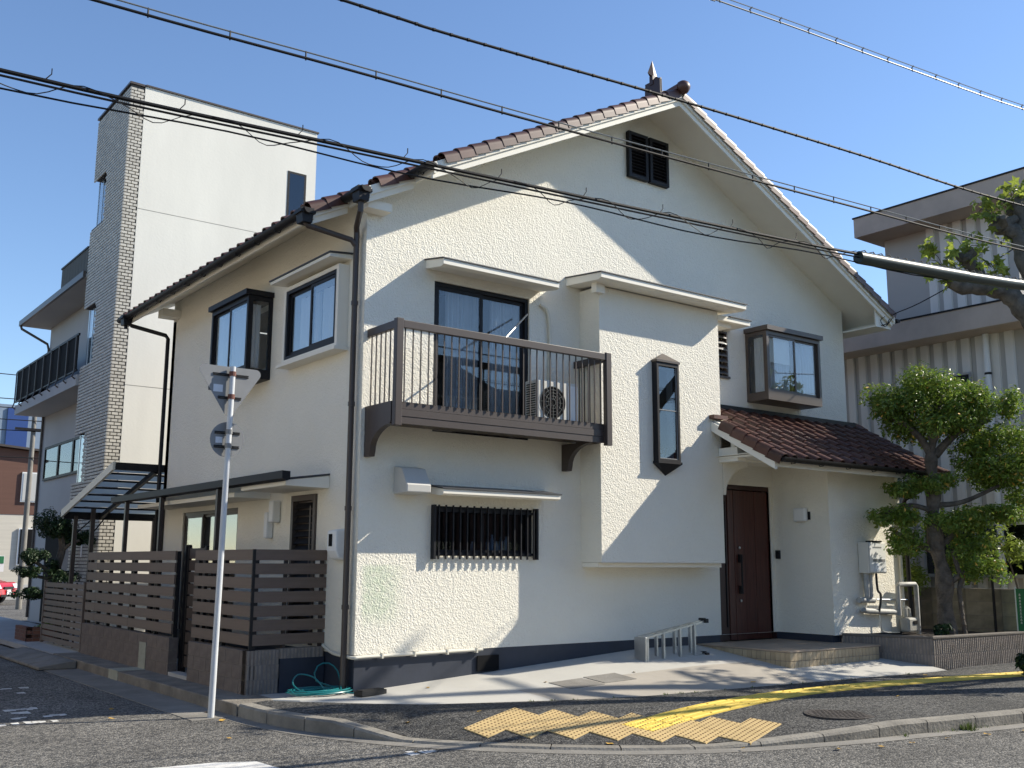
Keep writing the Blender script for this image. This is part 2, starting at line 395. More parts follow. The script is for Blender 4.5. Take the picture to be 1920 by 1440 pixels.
# apron (sloping concrete driveway)
APB = [(-.96, 0.0), (-.55, -.5), (.19, -1.2), (1.0, -1.55), (2.42, -2.0), (4.0, -2.14), (5.4, -2.25), (7.0, -2.37), (7.95, -2.45)]
def apb(x):
    for (a, b), (c, d) in zip(APB, APB[1:]):
        if a <= x <= c: return b+(d-b)*(x-a)/(c-a)
    return APB[-1][1]
def apz(x, y):
    g = .285*max(0, min(1, x/4.4)); s = min(1, max(0, -y/max(.05, -apb(x)))); return g*(1-s)+.004
m = MB(); xs = [-.95+i*(8.8)/44 for i in range(45)]
for i in range(44):
    for j in range(8):
        def q(a, b):
            x = xs[a]; y = apb(x)*b/8+(.0 if b else .05); return (x, y, apz(x, y)-(.0 if b < 8 else .012))
        m.cm = 1 if (xs[i] > 1.35 and xs[i] < 5.2 and j >= 4+(1 if xs[i] < 2 else 0)) else 0
        m.poly([q(i, j), q(i+1, j), q(i+1, j+1), q(i, j+1)])
m.build('apron', ['apron', 'apron2'], kind='structure', smooth=True)
# inspection covers on the apron
def cover(x0, x1, y0, y1, label):
    r = MB(); C = [(x0, y0), (x1, y0), (x1, y1), (x0, y1)]
    r.v = [(x, y, apz(x, y)-.03) for x, y in C]+[(x, y, apz(x, y)+.006) for x, y in C]; r.f = [(3, 2, 1, 0), (4, 5, 6, 7)]+[(i, (i+1) % 4, 4+(i+1) % 4, 4+i) for i in range(4)]; r.m = [0]*6
    r.build('drain_cover', 'gutter_conc', label=label, cat='cover')
cover(2.0, 2.5, -1.35, -.95, 'square concrete drain cover set into the driveway, nearer the house corner')
cover(2.55, 3.05, -1.30, -.92, 'square concrete drain cover set into the driveway, nearer the ladder')
# tactile paving: staggered rows of dotted tiles
e1 = Vector((.93, .3676)); e2 = Vector((.02, -1.0)); TW, TL = .364, .452
def skew(u, v, z): return (e1.x*u+e2.x*v, e1.y*u+e2.y*v, z)
tm = MB(skew); tm.box(.002, TL-.002, .002, TW-.002, -.03, .004); tm.cm = 1
for a in range(8):
    for b in range(6):
        cx, cy = (a+.5)*TL/8, (b+.5)*TW/6
        base = [(cx+.0135*math.cos(k*math.pi/3), cy+.0135*math.sin(k*math.pi/3)) for k in range(6)]
        topc = [(cx+.009*math.cos(k*math.pi/3), cy+.009*math.sin(k*math.pi/3)) for k in range(6)]
        for k in range(6): tm.poly([(*base[k], .0042), (*base[(k+1) % 6], .0042), (*topc[(k+1) % 6], .0085), (*topc[k], .0085)])
        tm.poly([(*p, .0085) for p in topc])
tme = tm.mesh('tactile_tile', ['tactile', 'tacdot'])
for k in range(7):
    O = Vector((-.13, -2.33))+k*Vector((.283, -.257))
    for j in range(2):
        p = O+e1*(TL*j); c = p+e1*TL/2+e2*TW/2
        z = walk_height(c.x, c.y); gx = (walk_height(c.x+.2, c.y)-walk_height(c.x-.2, c.y))/.4; gy = (walk_height(c.x, c.y+.2)-walk_height(c.x, c.y-.2))/.4
        o = link('tactile_tile', tme, walk); Mx = Matrix.Identity(4); Mx[2][0] = gx; Mx[2][1] = gy
        Zn = Vector((-gx, -gy, 1)).normalized(); o.matrix_local = Matrix.Translation(c.to_3d()+Vector((0, 0, z+.005)))@Vector((0, 0, 1)).rotation_difference(Zn).to_matrix().to_4x4()@Matrix.Translation((p-c).to_3d())
# yellow guiding strip: barred tiles
ym = MB(); YL = .36; ym.box(.002, YL-.002, -.18, .18, -.015, .004); 
for b in range(4):
    y = -.135+b*.09; ym.prism([(y-.016, .0042), (y+.016, .0042), (y+.009, .009), (y-.009, .009)], .02, YL-.02, (1, 2, 0))
yme = ym.mesh('guide_tile', 'yellow')
yp = smoothpath([(1.16, -3.25, 0), (2.25, -3.03, 0), (3.3, -2.87, 0), (4.3, -2.79, 0), (5.6, -2.86, 0), (7.0, -3.06, 0), (8.3, -3.28, 0), (11, -3.72, 0), (14, -4.2, 0)], 40)
i = 0; cur = Vector(yp[0])
while i < len(yp)-1:
    j = i
    while j < len(yp)-1 and (Vector(yp[j])-cur).length < YL: j += 1
    if j >= len(yp)-1: break
    a = cur; d = (Vector(yp[j])-cur).normalized(); b = a+d*YL
    za = walk_height(a.x, a.y); zb = walk_height(b.x, b.y)
    n2 = Vector((-d.y, d.x, 0)); cm_ = (a+b)/2; gs = (walk_height(cm_.x+n2.x*.18, cm_.y+n2.y*.18)-walk_height(cm_.x-n2.x*.18, cm_.y-n2.y*.18))/.36
    o = link('guide_tile', yme, walk); X_ = Vector((d.x, d.y, (zb-za)/YL)).normalized(); Y_ = Vector((n2.x, n2.y, gs)); Z_ = X_.cross(Y_).normalized(); Y_ = Z_.cross(X_)
    o.matrix_local = Matrix.Translation((a.x, a.y, za+.006))@Matrix((X_, Y_, Z_)).transposed().to_4x4()
    cur = b; i = j
# manhole on sidewalk
mh = MB(); mh.lathe((3.25, -3.95, walk_height(3.25, -3.95)), [(.34, -.01), (.34, .006), (.31, .006), (.31, .003), (.30, .003), (.30, .006)], 28)
for k in range(-4, 5):
    for l in range(-4, 5):
        if k*k+l*l < 18: mh.box(3.25+k*.063-.02, 3.25+k*.063+.02, -3.95+l*.063-.02, -3.95+l*.063+.02, walk_height(3.25, -3.95)+.005, walk_height(3.25, -3.95)+.010)
mh.build('manhole_cover', 'manhole', label='round rusty brown manhole cover in the asphalt pavement', cat='manhole cover')
# worn road paint
m = MB(); z = ROADZ+.004
def worn(m, x0, x1, y0, y1, n, keep):
    for i in range(n):
        if random.random() > keep: continue
        a = x0+(x1-x0)*i/n; b = x0+(x1-x0)*(i+1)/n
        c0 = y0+random.uniform(0, .35)*(y1-y0); c1 = y1-random.uniform(0, .35)*(y1-y0); p = [(a, c0), (b, c0+random.uniform(-.03, .03)), (b+random.uniform(0, .02), c1), (a, c1+random.uniform(-.03, .03))]
        m.poly([(*q, z) for q in p])
worn(m, -4.6, -2.45, 3.85, 4.02, 22, .5); worn(m, -4.6, -2.6, 3.35, 3.5, 22, .5); worn(m, -4.9, -2.6, 1.5, 1.72, 40, .5); worn(m, -4.9, -2.7, 1.8, 2.0, 40, .4); worn(m, -4.9, -2.85, .75, .95, 34, .7)
worn(m, -3.2, -2.6, 1.15, 1.3, 8, .6)
m.poly([(-7.2, -1.55, z), (-2.43, -2.18, z), (-2.13, -2.33, z), (-2.1, -2.7, z), (-6.9, -2.1, z)])
worn(m, -1.0, -.72, -2.86, -2.66, 6, .9)
m.build('road_marking', 'paint', kind='structure', recalc=False)

# ------------------------------------------------------------------ HOUSE
HW, HD, RX = 9.345, 6.62, 4.67          # width, depth, ridge x
house = empty('stucco_house', (4.67, 3.3, 0), 'two storey cream stucco house with brown tiled gable roof and small balcony', 'house')
def soff(x): return 5.74+.5*RX-.5*abs(x-RX)-.0
def tiletop(x): return soff(x)+.13
def wall_grid(f, us, vs, holes, t, m=None):
    """flat wall with real openings: outer skin d=0, inner d=-t, reveals"""
    m = m or MB(f)
    us = sorted(set(us+[h[0] for h in holes]+[h[1] for h in holes])); vs = sorted(set(vs+[h[2] for h in holes]+[h[3] for h in holes]))
    inside = lambda u, v: any(h[0] < u < h[1] and h[2] < v < h[3] for h in holes)
    for a, b in zip(us, us[1:]):
        for c, d in zip(vs, vs[1:]):
            if inside((a+b)/2, (c+d)/2): continue
            m.poly([(a, 0, c), (b, 0, c), (b, 0, d), (a, 0, d)]); m.poly([(a, -t, c), (a, -t, d), (b, -t, d), (b, -t, c)])
    for (a, b, c, d) in holes:
        m.poly([(a, 0, c), (a, -t, c), (a, -t, d), (a, 0, d)]); m.poly([(b, 0, c), (b, 0, d), (b, -t, d), (b, -t, c)])
        m.poly([(a, 0, d), (a, -t, d), (b, -t, d), (b, 0, d)]); m.poly([(a, 0, c), (b, 0, c), (b, -t, c), (a, -t, c)])
    return m
BT = .404                                # top of dark base
WIN_BAL = (.97, 2.46, 2.98, 4.86); WIN_BAR = (1.0, 2.53, 1.50, 2.09); DOOR = (6.02, 7.22, .30, 2.60); LOUV = (6.05, 6.32, 4.25, 4.92); BAYW = (6.84, 8.05, 3.98, 4.98)
TALL = (4.36, 4.68, 2.9, 4.1)
FT = BT-.002
m = wall_grid(front(), [0, HW], [FT, 5.0], [WIN_BAL, WIN_BAR, (DOOR[0], DOOR[1], FT, DOOR[3]), LOUV, BAYW, (4.2, 4.85, 2.8, 4.2)], .15)
for d in (0, -.15): m.poly([(0, d, 5.0), (HW, d, 5.0), (HW, d, soff(HW)+.02), (RX, d, soff(RX)+.02), (0, d, soff(0)+.02)])
m.build('front_wall', 'stucco_front', house, recalc=False)
SL_W2 = (.62, 1.88, 4.02, 4.90); SL_BAY = (2.72, 3.75, 4.05, 4.95); SL_DOOR = (1.03, 1.70, .45, 2.24); SL_SLID = (3.46, 5.62, .30, 2.17)
m = wall_grid(left(), [0.002, HD], [FT, soff(0)+.02], [SL_W2, SL_BAY, SL_DOOR, (SL_SLID[0], SL_SLID[1], FT, SL_SLID[3])], .15)
m.build('side_wall', 'stucco', house, recalc=False)
quick('back_wall', 'stucco', house, ID, (0, HW, HD-.15, HD, FT, 5.4)); 
m = MB(); m.box(HW-.15, HW, .15, HD-.15, FT, soff(HW)); m.build('end_wall', 'stucco', house)
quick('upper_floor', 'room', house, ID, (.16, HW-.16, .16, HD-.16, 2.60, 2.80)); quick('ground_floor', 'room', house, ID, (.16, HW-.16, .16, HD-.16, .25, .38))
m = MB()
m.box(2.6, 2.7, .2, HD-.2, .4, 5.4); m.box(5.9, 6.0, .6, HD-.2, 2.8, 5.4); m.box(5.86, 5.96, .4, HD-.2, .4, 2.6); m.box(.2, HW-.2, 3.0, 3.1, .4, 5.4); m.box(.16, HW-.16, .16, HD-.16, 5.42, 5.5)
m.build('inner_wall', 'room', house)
# dark base course (plinth), proud of nothing: 6 mm behind stucco
m = MB(); m.box(.004, 6.0, .006, .2, -.12, BT); m.box(.006, .2, .2, HD, -.12, BT); m.box(7.30, 7.45, -.99, .2, .0, BT); m.box(7.45, 9.05, -1.0, -.85, .0, BT)
m.build('base_course', 'navy', house)
quick('vent_grille', 'dark', house, front(), (1.66, 1.98, .003, .02, .14, .32))
# drip pipe along the base
m = MB(); m.tube(smoothpath([(-.02, .72, .47), (-.03, .45, .40), (-.035, .1, .385), (-.02, -.03, .380), (.12, -.035, .385), (.9, -.035, .39), (1.72, -.035, .395)], 4), .019, 8)
for x in (.32, .75, 1.2, 1.62): m.box(x, x+.02, -.06, -.01, .36, .42)
m.build('drain_pipe', 'cream', house, smooth=True)
# stain by the corner: shallow patch
# ---- roof deck, soffit, boards
STEPS = [(.47, RX, -.73), (-.15, .47, -.30), (-.62, -.15, .18)]
YB = HD+.58; XR = 9.80
m = MB()
def slab(m, x0, x1, y0, y1, lo, hi):
    m.prism([(x0, soff(x0)+lo), (x1, soff(x1)+lo), (x1, soff(x1)+hi), (x0, soff(x0)+hi)], y0, y1, (0, 2, 1))
for a, b, y in STEPS: slab(m, a, b, y+.03, YB-.03, 0, .07)
slab(m, RX, XR-.03, -.70, YB-.03, 0, .07)
roof = m.build('roof', 'trim', house)
m = MB()
for a, b, y in STEPS:      # barge boards in two bands
    slab(m, a, b, y, y+.032, -.04, .075); slab(m, a, b, y+.030, y+.064, -.12, -.041)
m.build('barge_board', 'trim', roof)
m = MB(); slab(m, RX, XR, -.73, -.698, -.04, .075); slab(m, RX, XR-.04, -.700, -.666, -.12, -.041); m.build('barge_board', 'trim', roof)
m = MB()
for x, y0, y1 in ((-.62, .18, YB), (-.15, -.30, .18), (.47, -.73, -.30)):
    m.box(x-.002, x+.028, y0+.001, y1, soff(x)-.06, soff(x)+.068)
m.build('fascia', 'trim', roof)
m = MB(); m.box(XR-.03, XR, -.72, YB, soff(XR)-.06, soff(XR)+.065); m.box(HW+.002, XR-.035, -.66, YB-.05, 5.36, 5.385); m.prism([(HW, 5.386), (XR-.04, 5.386), (XR-.04, soff(XR)-.03), (HW, soff(HW)-.002)], -.655, -.635, (0, 2, 1))
m.build('boxed_eave', 'trim', roof)
quick('soffit_return', 'trim', roof, ID, (-.30, -.003, HD-.35, HD-.1, 5.42, 5.55)); quick('soffit_return', 'trim', roof, ID, (-.10, .22, -.20, -.003, 5.52, 5.62))
# ---- roof tiles
SA = math.atan(.5)
TWD, TLN = .272, .235
def tile_mesh():
    m = MB(); n = 7; prof = [(-TWD/2, .012)]
    for k in range(n+1):
        a = math.pi*(1-k/n); prof.append((-TWD/2+.075+.075*math.cos(a)*.95+.003, .012+.058*math.sin(a)))
    prof += [(TWD/2-.05, .006), (TWD/2, .012)]
    # u across, v down slope, w normal; upper end low, lower end raised
    up_, lo_ = [(u, -.02, w) for u, w in prof], [(u, TLN+.012, w+.022) for u, w in prof]
    nn = len(prof); m.v = up_+lo_+[(u, v, w-.016) for u, v, w in lo_]
    for i in range(nn-1):
        m.f.append((i, i+nn, i+1+nn, i+1)); m.f.append((i+nn, i+2*nn, i+1+2*nn, i+1+nn)); m.m += [0, 0]
    return m
TM = tile_mesh(); TME = TM.mesh('roof_tile', 'tile', smooth=True, recalc=False)
def verge_mesh():
    m = MB(); prof = [(-.035, -.075), (-.035, -.01)]+[(.045-.08*math.cos(a), .008+.065*math.sin(a)) for a in [math.pi*k/7 for k in range(8)]]
    nn = len(prof); lo_ = [(u-.006, TLN+.015, w+.022) for u, w in prof]; up_ = [(u, -.012, w) for u, w in prof]
    m.v = up_+lo_+[(u+(.012 if i < 2 else 0), v, w-.014) for i, (u, v, w) in enumerate(lo_)]
    for i in range(nn-1):
        m.f.append((i, i+nn, i+1+nn, i+1)); m.f.append((i+nn, i+2*nn, i+1+2*nn, i+1+nn)); m.m += [0, 0]
    return m
VM = verge_mesh(); VME = VM.mesh('verge_tile', 'tile', smooth=True, recalc=False)
VMR = MB(); VMR.v = [(-u, v, w) for u, v, w in VM.v]; VMR.f = [tuple(reversed(f)) for f in VM.f]; VMR.m = VM.m
VMRE = VMR.mesh('verge_tile', 'tile', smooth=True, recalc=False)
def frame(origin, U, V):
    U = Vector(U).normalized(); V = Vector(V).normalized(); W = U.cross(V).normalized()
    if W.z < 0: W = -W
    return Matrix.Translation(origin)@Matrix((U, V, W)).transposed().to_4x4()
def put_tile(me, name, parent, mat):
    o = link(name, me, parent); mm = mat.copy(); mm.translation = mm.translation-off(parent); o.matrix_local = mm; return o
# left slope: v = down towards -X ; u must be right-handed with normal up: U x V = +W -> U = +Y gives (0,1,0)x(-c,0,-s) = (-s,0,c) ok
cS, sS = math.cos(SA), math.sin(SA)
fieldL = MB(); fieldR = MB()
def add_field(F, mat):
    n = len(F.v); F.v += [tuple(mat@Vector(p)) for p in TM.v]; F.f += [tuple(n+i for i in f) for f in TM.f]; F.m += TM.m
nrow = 24
dX = TLN*cS
Vl = (-cS, 0, -sS); Ul = (0, 1, 0)
def lz(x): return soff(x)+.072
for k in range(26):
    x = RX-.06-k*dX           # upper end of row k
    xe = x-dX
    # front edge for this row
    yf = -.73
    for a, b, y in STEPS:
        if a-.02 <= xe+.06 < b: yf = y
    if xe < -.70: break
    last = (xe-dX < -.70)
    put_tile(VMRE if False else VME, 'verge_tile', roof, frame((x, yf+.005, lz(x)), Ul, Vl))
    y = yf+.05+TWD/2+.02; j = 0
    while y < YB:
        mt = frame((x, y, lz(x)), Ul, Vl)
        edge = last or (xe-dX < .44 and xe > .30 and y < -.2) or (-.36 < xe < -.05 and y < .2)
        if edge: put_tile(TME, 'roof_tile', roof, mt)
        else: add_field(fieldL, mt)
        y += TWD; j += 1
Vr = (cS, 0, -sS); Ur = (0, -1, 0)
for k in range(26):
    x = RX+.06+k*dX
    if x+dX > XR+.1: break
    put_tile(VMRE, 'verge_tile', roof, frame((x, -.725, lz(x)), Ur, Vr))
    y = -.73+.05+TWD/2+.02
    while y < YB:
        add_field(fieldR, frame((x, y, lz(x)), Ur, Vr)); y += TWD
fieldL.build('tile_field', 'tilefield', roof, smooth=True, recalc=False, kind='stuff'); fieldR.build('tile_field', 'tilefield', roof, smooth=True, recalc=False, kind='stuff')
# ridge tiles and finial
y = -.76; k = 0; zr = lz(RX)+.03
while y < YB:
    m = MB(); n = 8; L0 = []; L1 = []
    for i in range(n+1):
        a = math.pi*(-.08+1.16*i/n); L0.append((RX-.115*math.cos(a), y, zr+.10*math.sin(a)+.012)); L1.append((RX-.100*math.cos(a), y+.36, zr+.088*math.sin(a)))
    m.v = L0+L1
    for i in range(n): m.f.append((i, i+1, n+2+i, n+1+i)); m.m.append(0)
    m.f.append(tuple(range(n+1))); m.m.append(0)
    m.build('ridge_tile', 'tile', roof, smooth=True, recalc=True); y += .33; k += 1
m = MB(); m.lathe((RX, -.78, zr+.03), [(.02, -.10), (.07, -.075), (.10, -.025), (.105, .015), (.085, .065), (.05, .09), (.01, .10)], 16); m.build('ridge_end_cap', 'tile', roof, smooth=True)
m = MB(); m.prism([(RX-.012, zr+.05), (RX+.012, zr+.05), (RX+.012, zr+.36), (RX-.012, zr+.36)], -.34, -.02, (0, 2, 1))
m.prism([(-.34, zr+.34), (-.26, zr+.40), (-.02, zr+.30), (-.02, zr+.05), (-.34, zr+.05)], RX-.02, RX+.02, (1, 2, 0))
m.box(RX-.03, RX+.03, -.20, -.13, zr+.3, zr+.44)
f = MB(); b = [(RX-.10, -.165, zr+.47), (RX, -.20, zr+.42), (RX+.10, -.165, zr+.47), (RX, -.13, zr+.42)]; t = (RX, -.165, zr+.70)
n = len(m.v); m.v += b+[t]; m.f += [(n, n+1, n+4), (n+1, n+2, n+4), (n+2, n+3, n+4), (n+3, n, n+4), (n+3, n+2, n+1, n)]; m.m += [0]*5
m.build('finial', 'doorframe', roof)
# gutters
def gutter(y0, y1, x, z, axis='y', name='gutter'):
    m = MB(); n = 8; A = []
    prof = [(.062*math.cos(a), .062*math.sin(a)) for a in [math.pi*(1+k/n) for k in range(n+1)]]+[(.056*math.cos(a), .056*math.sin(a)) for a in [math.pi*(2-k/n) for k in range(n+1)]]
    P = (lambda u, w, t: (x+u, t, z+w)) if axis == 'y' else (lambda u, w, t: (t, x+u, z+w))
    nn = len(prof); m.v = [P(u, w, y0) for u, w in prof]+[P(u, w, y1) for u, w in prof]
    for i in range(nn): m.f.append((i, (i+1) % nn, nn+(i+1) % nn, nn+i)); m.m.append(0)
    m.f.append(tuple(range(nn//2))); m.f.append(tuple(nn+i for i in range(nn//2))); m.m += [0, 0]
    t = y0+.25
    while t < y1-.1:
        if axis == 'y': m.tube([(x+.065, t, z+.0), (x+.03, t, z-.075), (x-.03, t, z-.07), (x-.066, t, z+.02)], .007, 5)
        else: m.tube([(t, x+.065, z), (t, x+.03, z-.075), (t, x-.03, z-.07), (t, x-.066, z+.02)], .007, 5)
        t += .62
    return m.build(name, 'gutter', roof, smooth=True)
zg = soff(-.62)+.035
gutter(.10, YB+.06, -.70, zg); gutter(-.38, .16, -.225, soff(-.15)+.035); gutter(-.80, -.32, .395, soff(.47)+.035)
gutter(-.75, YB, XR+.075, soff(XR)+.03)
def hopper(x, y, z): return MB().prism([(-.075, .0), (.075, 0), (.085, .15), (-.085, .15)], y-.085, y+.085, (0, 2, 1)), (x, z)
for (x, y, z) in ((-.70, .22, zg-.16), (-.225, -.25, soff(-.15)-.125), (-.70, 6.9, zg-.16)):
    m = MB(); m.prism([(x-.06, z), (x+.06, z), (x+.08, z+.17), (x-.08, z+.17)], y-.08, y+.08, (0, 2, 1))
    m.box(x-.095, x+.095, y-.095, y+.095, z+.11, z+.15); m.build('rain_hopper', 'gutter', roof)
PR = .034
m = MB(); m.tube([(-.225, -.25, 5.55), (-.225, -.25, 5.44), (-.11, .05, 5.34), (-.075, .105, 5.28), (-.075, .105, .40)], PR, 10); m.tube([(-.70, .22, 5.40), (-.70, .22, 5.33), (-.66, .22, 5.29), (-.14, .115, 5.19), (-.09, .105, 5.13)], PR, 10)
for z in (4.4, 3.2, 2.0, .9): m.tube([(-.075, .105, z), (-.075, .105, z+.05)], PR+.007, 10)
m.build('downspout', 'brown', house, smooth=True)
m = MB(); m.tube([(-.075, .105, .40), (-.075, .105, .03)], .036, 10); m.build('downspout_foot', 'bronze', house, smooth=True)
m = MB(); m.tube([(-.70, 6.9, 5.25), (-.70, 6.9, 5.36), (-.62, 6.87, 5.31), (-.10, 6.68, 5.18), (-.065, 6.66, 5.12), (-.065, 6.66, .0)], PR, 10)
m.build('downspout', 'gutter', house, smooth=True)
# ---- window helper
def curtain(parent, f, u0, u1, d, v0, v1, mat='curtain', fold=.035, n=40):
    m = MB(f); 
    for i in range(n):
        a, b = u0+(u1-u0)*i/n, u0+(u1-u0)*(i+1)/n
        da, db = d-fold*math.sin(i*1.7)*abs(math.sin(i*.61+1)), d-fold*math.sin((i+1)*1.7)*abs(math.sin((i+1)*.61+1))
        m.poly([(a, da, v0), (b, db, v0), (b, db, v1), (a, da, v1)])
    return m.build('curtain', mat, parent, smooth=True, recalc=False)
def window(parent, f, u0, u1, v0, v1, d, fr=.04, sash='sash', glass='glass', panes=2, cur=None, deep=.07, name='window', sw=.04):
    """sliding window: outer frame, sashes staggered in depth, panes"""
    w = quick(name, sash, parent, f, (u0, u0+fr, d-deep, d, v0, v1), (u1-fr, u1, d-deep, d, v0, v1), (u0+fr, u1-fr, d-deep, d, v0, v0+fr), (u0+fr, u1-fr, d-deep, d, v1-fr, v1))
    a, b, c, e = u0+fr, u1-fr, v0+fr, v1-fr; W = (b-a)/panes
    for i in range(panes):
        p, q = a+W*i-(.02 if i else 0), a+W*(i+1)+(.02 if i < panes-1 else 0); dd = d-.012-.028*(i % 2)
        quick('sash', sash, w, f, (p, p+sw, dd-.024, dd, c, e), (q-sw, q, dd-.024, dd, c, e), (p+sw, q-sw, dd-.024, dd, c, c+sw*1.3), (p+sw, q-sw, dd-.024, dd, e-sw, e))
        quick('pane', glass, w, f, (p+sw, q-sw, dd-.015, dd-.009, c+sw*1.3, e-sw))
    return w
# balcony window
F0 = front()
w = window(house, F0, *WIN_BAL, -.03, fr=.05, glass='glass', sw=.045)
curtain(w, F0, 1.25, 1.80, -.17, 3.0, 4.8, 'curtain_sheer'); curtain(w, F0, 1.95, 2.42, -.17, 3.0, 4.8, 'curtain_sheer')
# barred window
w = window(house, F0, *WIN_BAR, -.04, fr=.035, glass='glassd', panes=2, sw=.03)
bars = MB(F0); u0, u1, v0, v1 = .975, 2.555, 1.46, 2.10
bars.box(u0, u0+.03, 0.002, .075, v0, v1); bars.box(u1-.03, u1, 0.002, .075, v0, v1)
for v in (v0+.05, v1-.08): bars.box(u0+.03, u1-.03, .03, .05, v, v+.03)
g = bars.build('window_guard', 'sash', house)
bm_ = MB(); bm_.box(-.008, .008, -.010, .010, 0, v1-v0); bme = bm_.mesh('guard_bar', 'sash')
for i in range(15): link('guard_bar', bme, g, (u0+.02+(u1-u0-.04)*(i+.5)/15, -.064, v0))
# things on the sill inside: small bottles
m = MB()
for x, h, r in ((1.95, .17, .028), (2.02, .22, .03), (2.09, .14, .025), (2.16, .19, .03), (2.24, .2, .028), (1.72, .13, .03)): m.lathe((x, .2, 1.55), [(r, 0), (r, h*.7), (r*.5, h*.8), (r*.5, h)], 10)
m.build('sill_bottles', 'sticker', house, smooth=True)
quick('window_shelf', 'room', house, ID, (1.02, 2.5, .16, .34, 1.5, 1.545))
# attic louvers
for u0 in (4.258, 4.69):
    lv = quick('attic_louver', 'sash', house, F0, (u0, u0+.05, .002, .07, 6.99, 7.69), (u0+.34, u0+.39, .002, .07, 6.99, 7.69), (u0+.05, u0+.34, .002, .07, 6.99, 7.04), (u0+.05, u0+.34, .002, .07, 7.64, 7.69), (u0+.05, u0+.34, .002, .012, 7.04, 7.64))
    for k in range(12):
        z = 7.045+k*.05; MB(F0).prism([(.014, z+.035), (.022, z+.04), (.062, z+.01), (.056, z+.003)], u0+.051, u0+.339, (1, 2, 0)).build('slat', 'sash', lv)
# window hoods (white slab, dark sheet top)
def hood(f, u0, u1, d, zb, zf, th, fascia=.05, overh=.015):
    h = MB(f); h.prism([(.002, zb-th-.02), (d-.06, zf-th), (d, zf-th+.02), (d, zf), (.002, zb)], u0, u1, (1, 2, 0)); o = h.build('window_hood', 'trim', house)
    t = MB(f); t.prism([(.002, zb+.003), (d+overh, zf+.003), (d+overh, zf+.016), (.002, zb+.018)], u0-overh, u1+overh, (1, 2, 0)); t.build('flashing', 'hoodtop', o); return o
hood(F0, .83, 2.63, .41, 5.09, 5.02, .085); hood(F0, .91, 2.68, .36, 2.32, 2.265, .07)
hb = hood(F0, 3.09, 5.96, .72, 5.25, 5.18, .085)
quick('hood_bracket', 'trim', hb, F0, (3.20, 3.35, .40, .50, 4.98, 5.15))
# stepped little hood at its right end
h = MB(F0); h.box(5.70, 6.42, .003, .40, 4.99, 5.06); h.box(5.70, 6.10, .002, .30, 4.93, 4.989); h.build('hood_step', 'trim', hb); quick('flashing', 'hoodtop', hb, F0, (5.95, 6.44, .003, .42, 5.062, 5.075))
# range hood cap
m = MB(F0); m.prism([(.002, 2.20), (.30, 2.215), (.30, 2.30), (.17, 2.50), (.002, 2.53)], .45, .78, (1, 2, 0)); m.build('exhaust_cap', 'capgrey', house, bevel=.012)
# ---- projecting bay with tall window
bay = wall_grid(front(-.40), [3.335, 5.69], [1.43, 5.10], [TALL], .10)
B0 = front()
for (x, s) in ((3.335, 1), (5.69, -1)):
    bay.fn = ID; bay.poly([(x, -.40, 1.43), (x, .0, 1.43), (x, .0, 5.10), (x, -.40, 5.10)])
bay.poly([(3.335, -.40, 1.43), (5.69, -.40, 1.43), (5.69, 0, 1.43), (3.335, 0, 1.43)])
bay.build('stair_bay', 'stucco', house, recalc=False)
quick('bay_ledge', 'trim', house, ID, (3.345, 5.70, -.32, -.003, 1.37, 1.427))
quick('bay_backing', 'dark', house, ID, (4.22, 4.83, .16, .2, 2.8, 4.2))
# tall prow window: hexagonal outline, projecting
FB = front(-.40); u0, u1, v0, v1, dd = 4.30, 4.735, 2.80, 4.17, .10; uc = (u0+u1)/2
tw = quick('prow_window', 'sash', house, FB, (u0, u0+.035, .002, dd, v0, v1), (u1-.035, u1, .002, dd, v0, v1), (u0+.035, u1-.035, .002, dd, v0, v0+.03), (u0+.035, u1-.035, .002, dd, v1-.05, v1))
quick('pane', 'glassd', tw, FB, (u0+.036, u1-.036, dd-.035, dd-.028, v0+.03, v1-.05))
quick('pane_bead', 'signback', tw, FB, (u0+.036, u0+.048, dd-.027, dd-.012, v0+.03, v1-.05), (u1-.048, u1-.036, dd-.027, dd-.012, v0+.03, v1-.05), (u0+.048, u1-.048, dd-.027, dd-.012, v0+.03, v0+.042), (u0+.048, u1-.048, dd-.027, dd-.012, 3.50, 3.512))
for v, dv, nm in ((v1+.003, .15, 'top_cap'), (v0-.003, -.19, 'bottom_cap')):
    m = MB(FB); base = [(u0-.012, .002, v), (u1+.012, .002, v), (u1+.012, dd+.015, v), (u0-.012, dd+.015, v)]; b2 = [(p[0], p[1], v+(.03 if dv > 0 else -.03)) for p in base]; apx = (uc, .004, v+dv)
    m.v = [FB(*p) for p in base+b2+[apx]]; m.f = [(3, 2, 1, 0)]+[(i, (i+1) % 4, 4+(i+1) % 4, 4+i) for i in range(4)]+[(4+i, 4+(i+1) % 4, 8) for i in range(4)]; m.m = [0]*len(m.f)
    m.build(nm, 'bronze' if dv > 0 else 'sash', tw)
m = MB(); m.lathe((4.52, -.36, 2.83), [(.03, 0), (.045, .05), (.02, .1), (.012, .12), (.03, .16), (.012, .2)], 10); m.tube([(4.56, -.36, 2.9), (4.60, -.36, 3.0)], .015, 6)
m.build('ornament', 'gold', house, smooth=True)
# small louver window beside bay
lw = quick('jalousie_window', 'bronze', house, F0, (6.05, 6.075, -.06, .03, 4.25, 4.92), (6.295, 6.32, -.06, .03, 4.25, 4.92), (6.03, 6.36, -.06, .035, 4.215, 4.25), (6.05, 6.32, -.06, .03, 4.92, 4.945), (6.06, 6.31, -.10, -.09, 4.25, 4.92))
for k in range(7):
    z = 4.27+k*.093; MB(F0).prism([(-.02, z+.07), (-.015, z+.078), (.045, z+.012), (.04, z+.004)], 6.076, 6.294, (1, 2, 0)).build('slat', 'silver', lw)
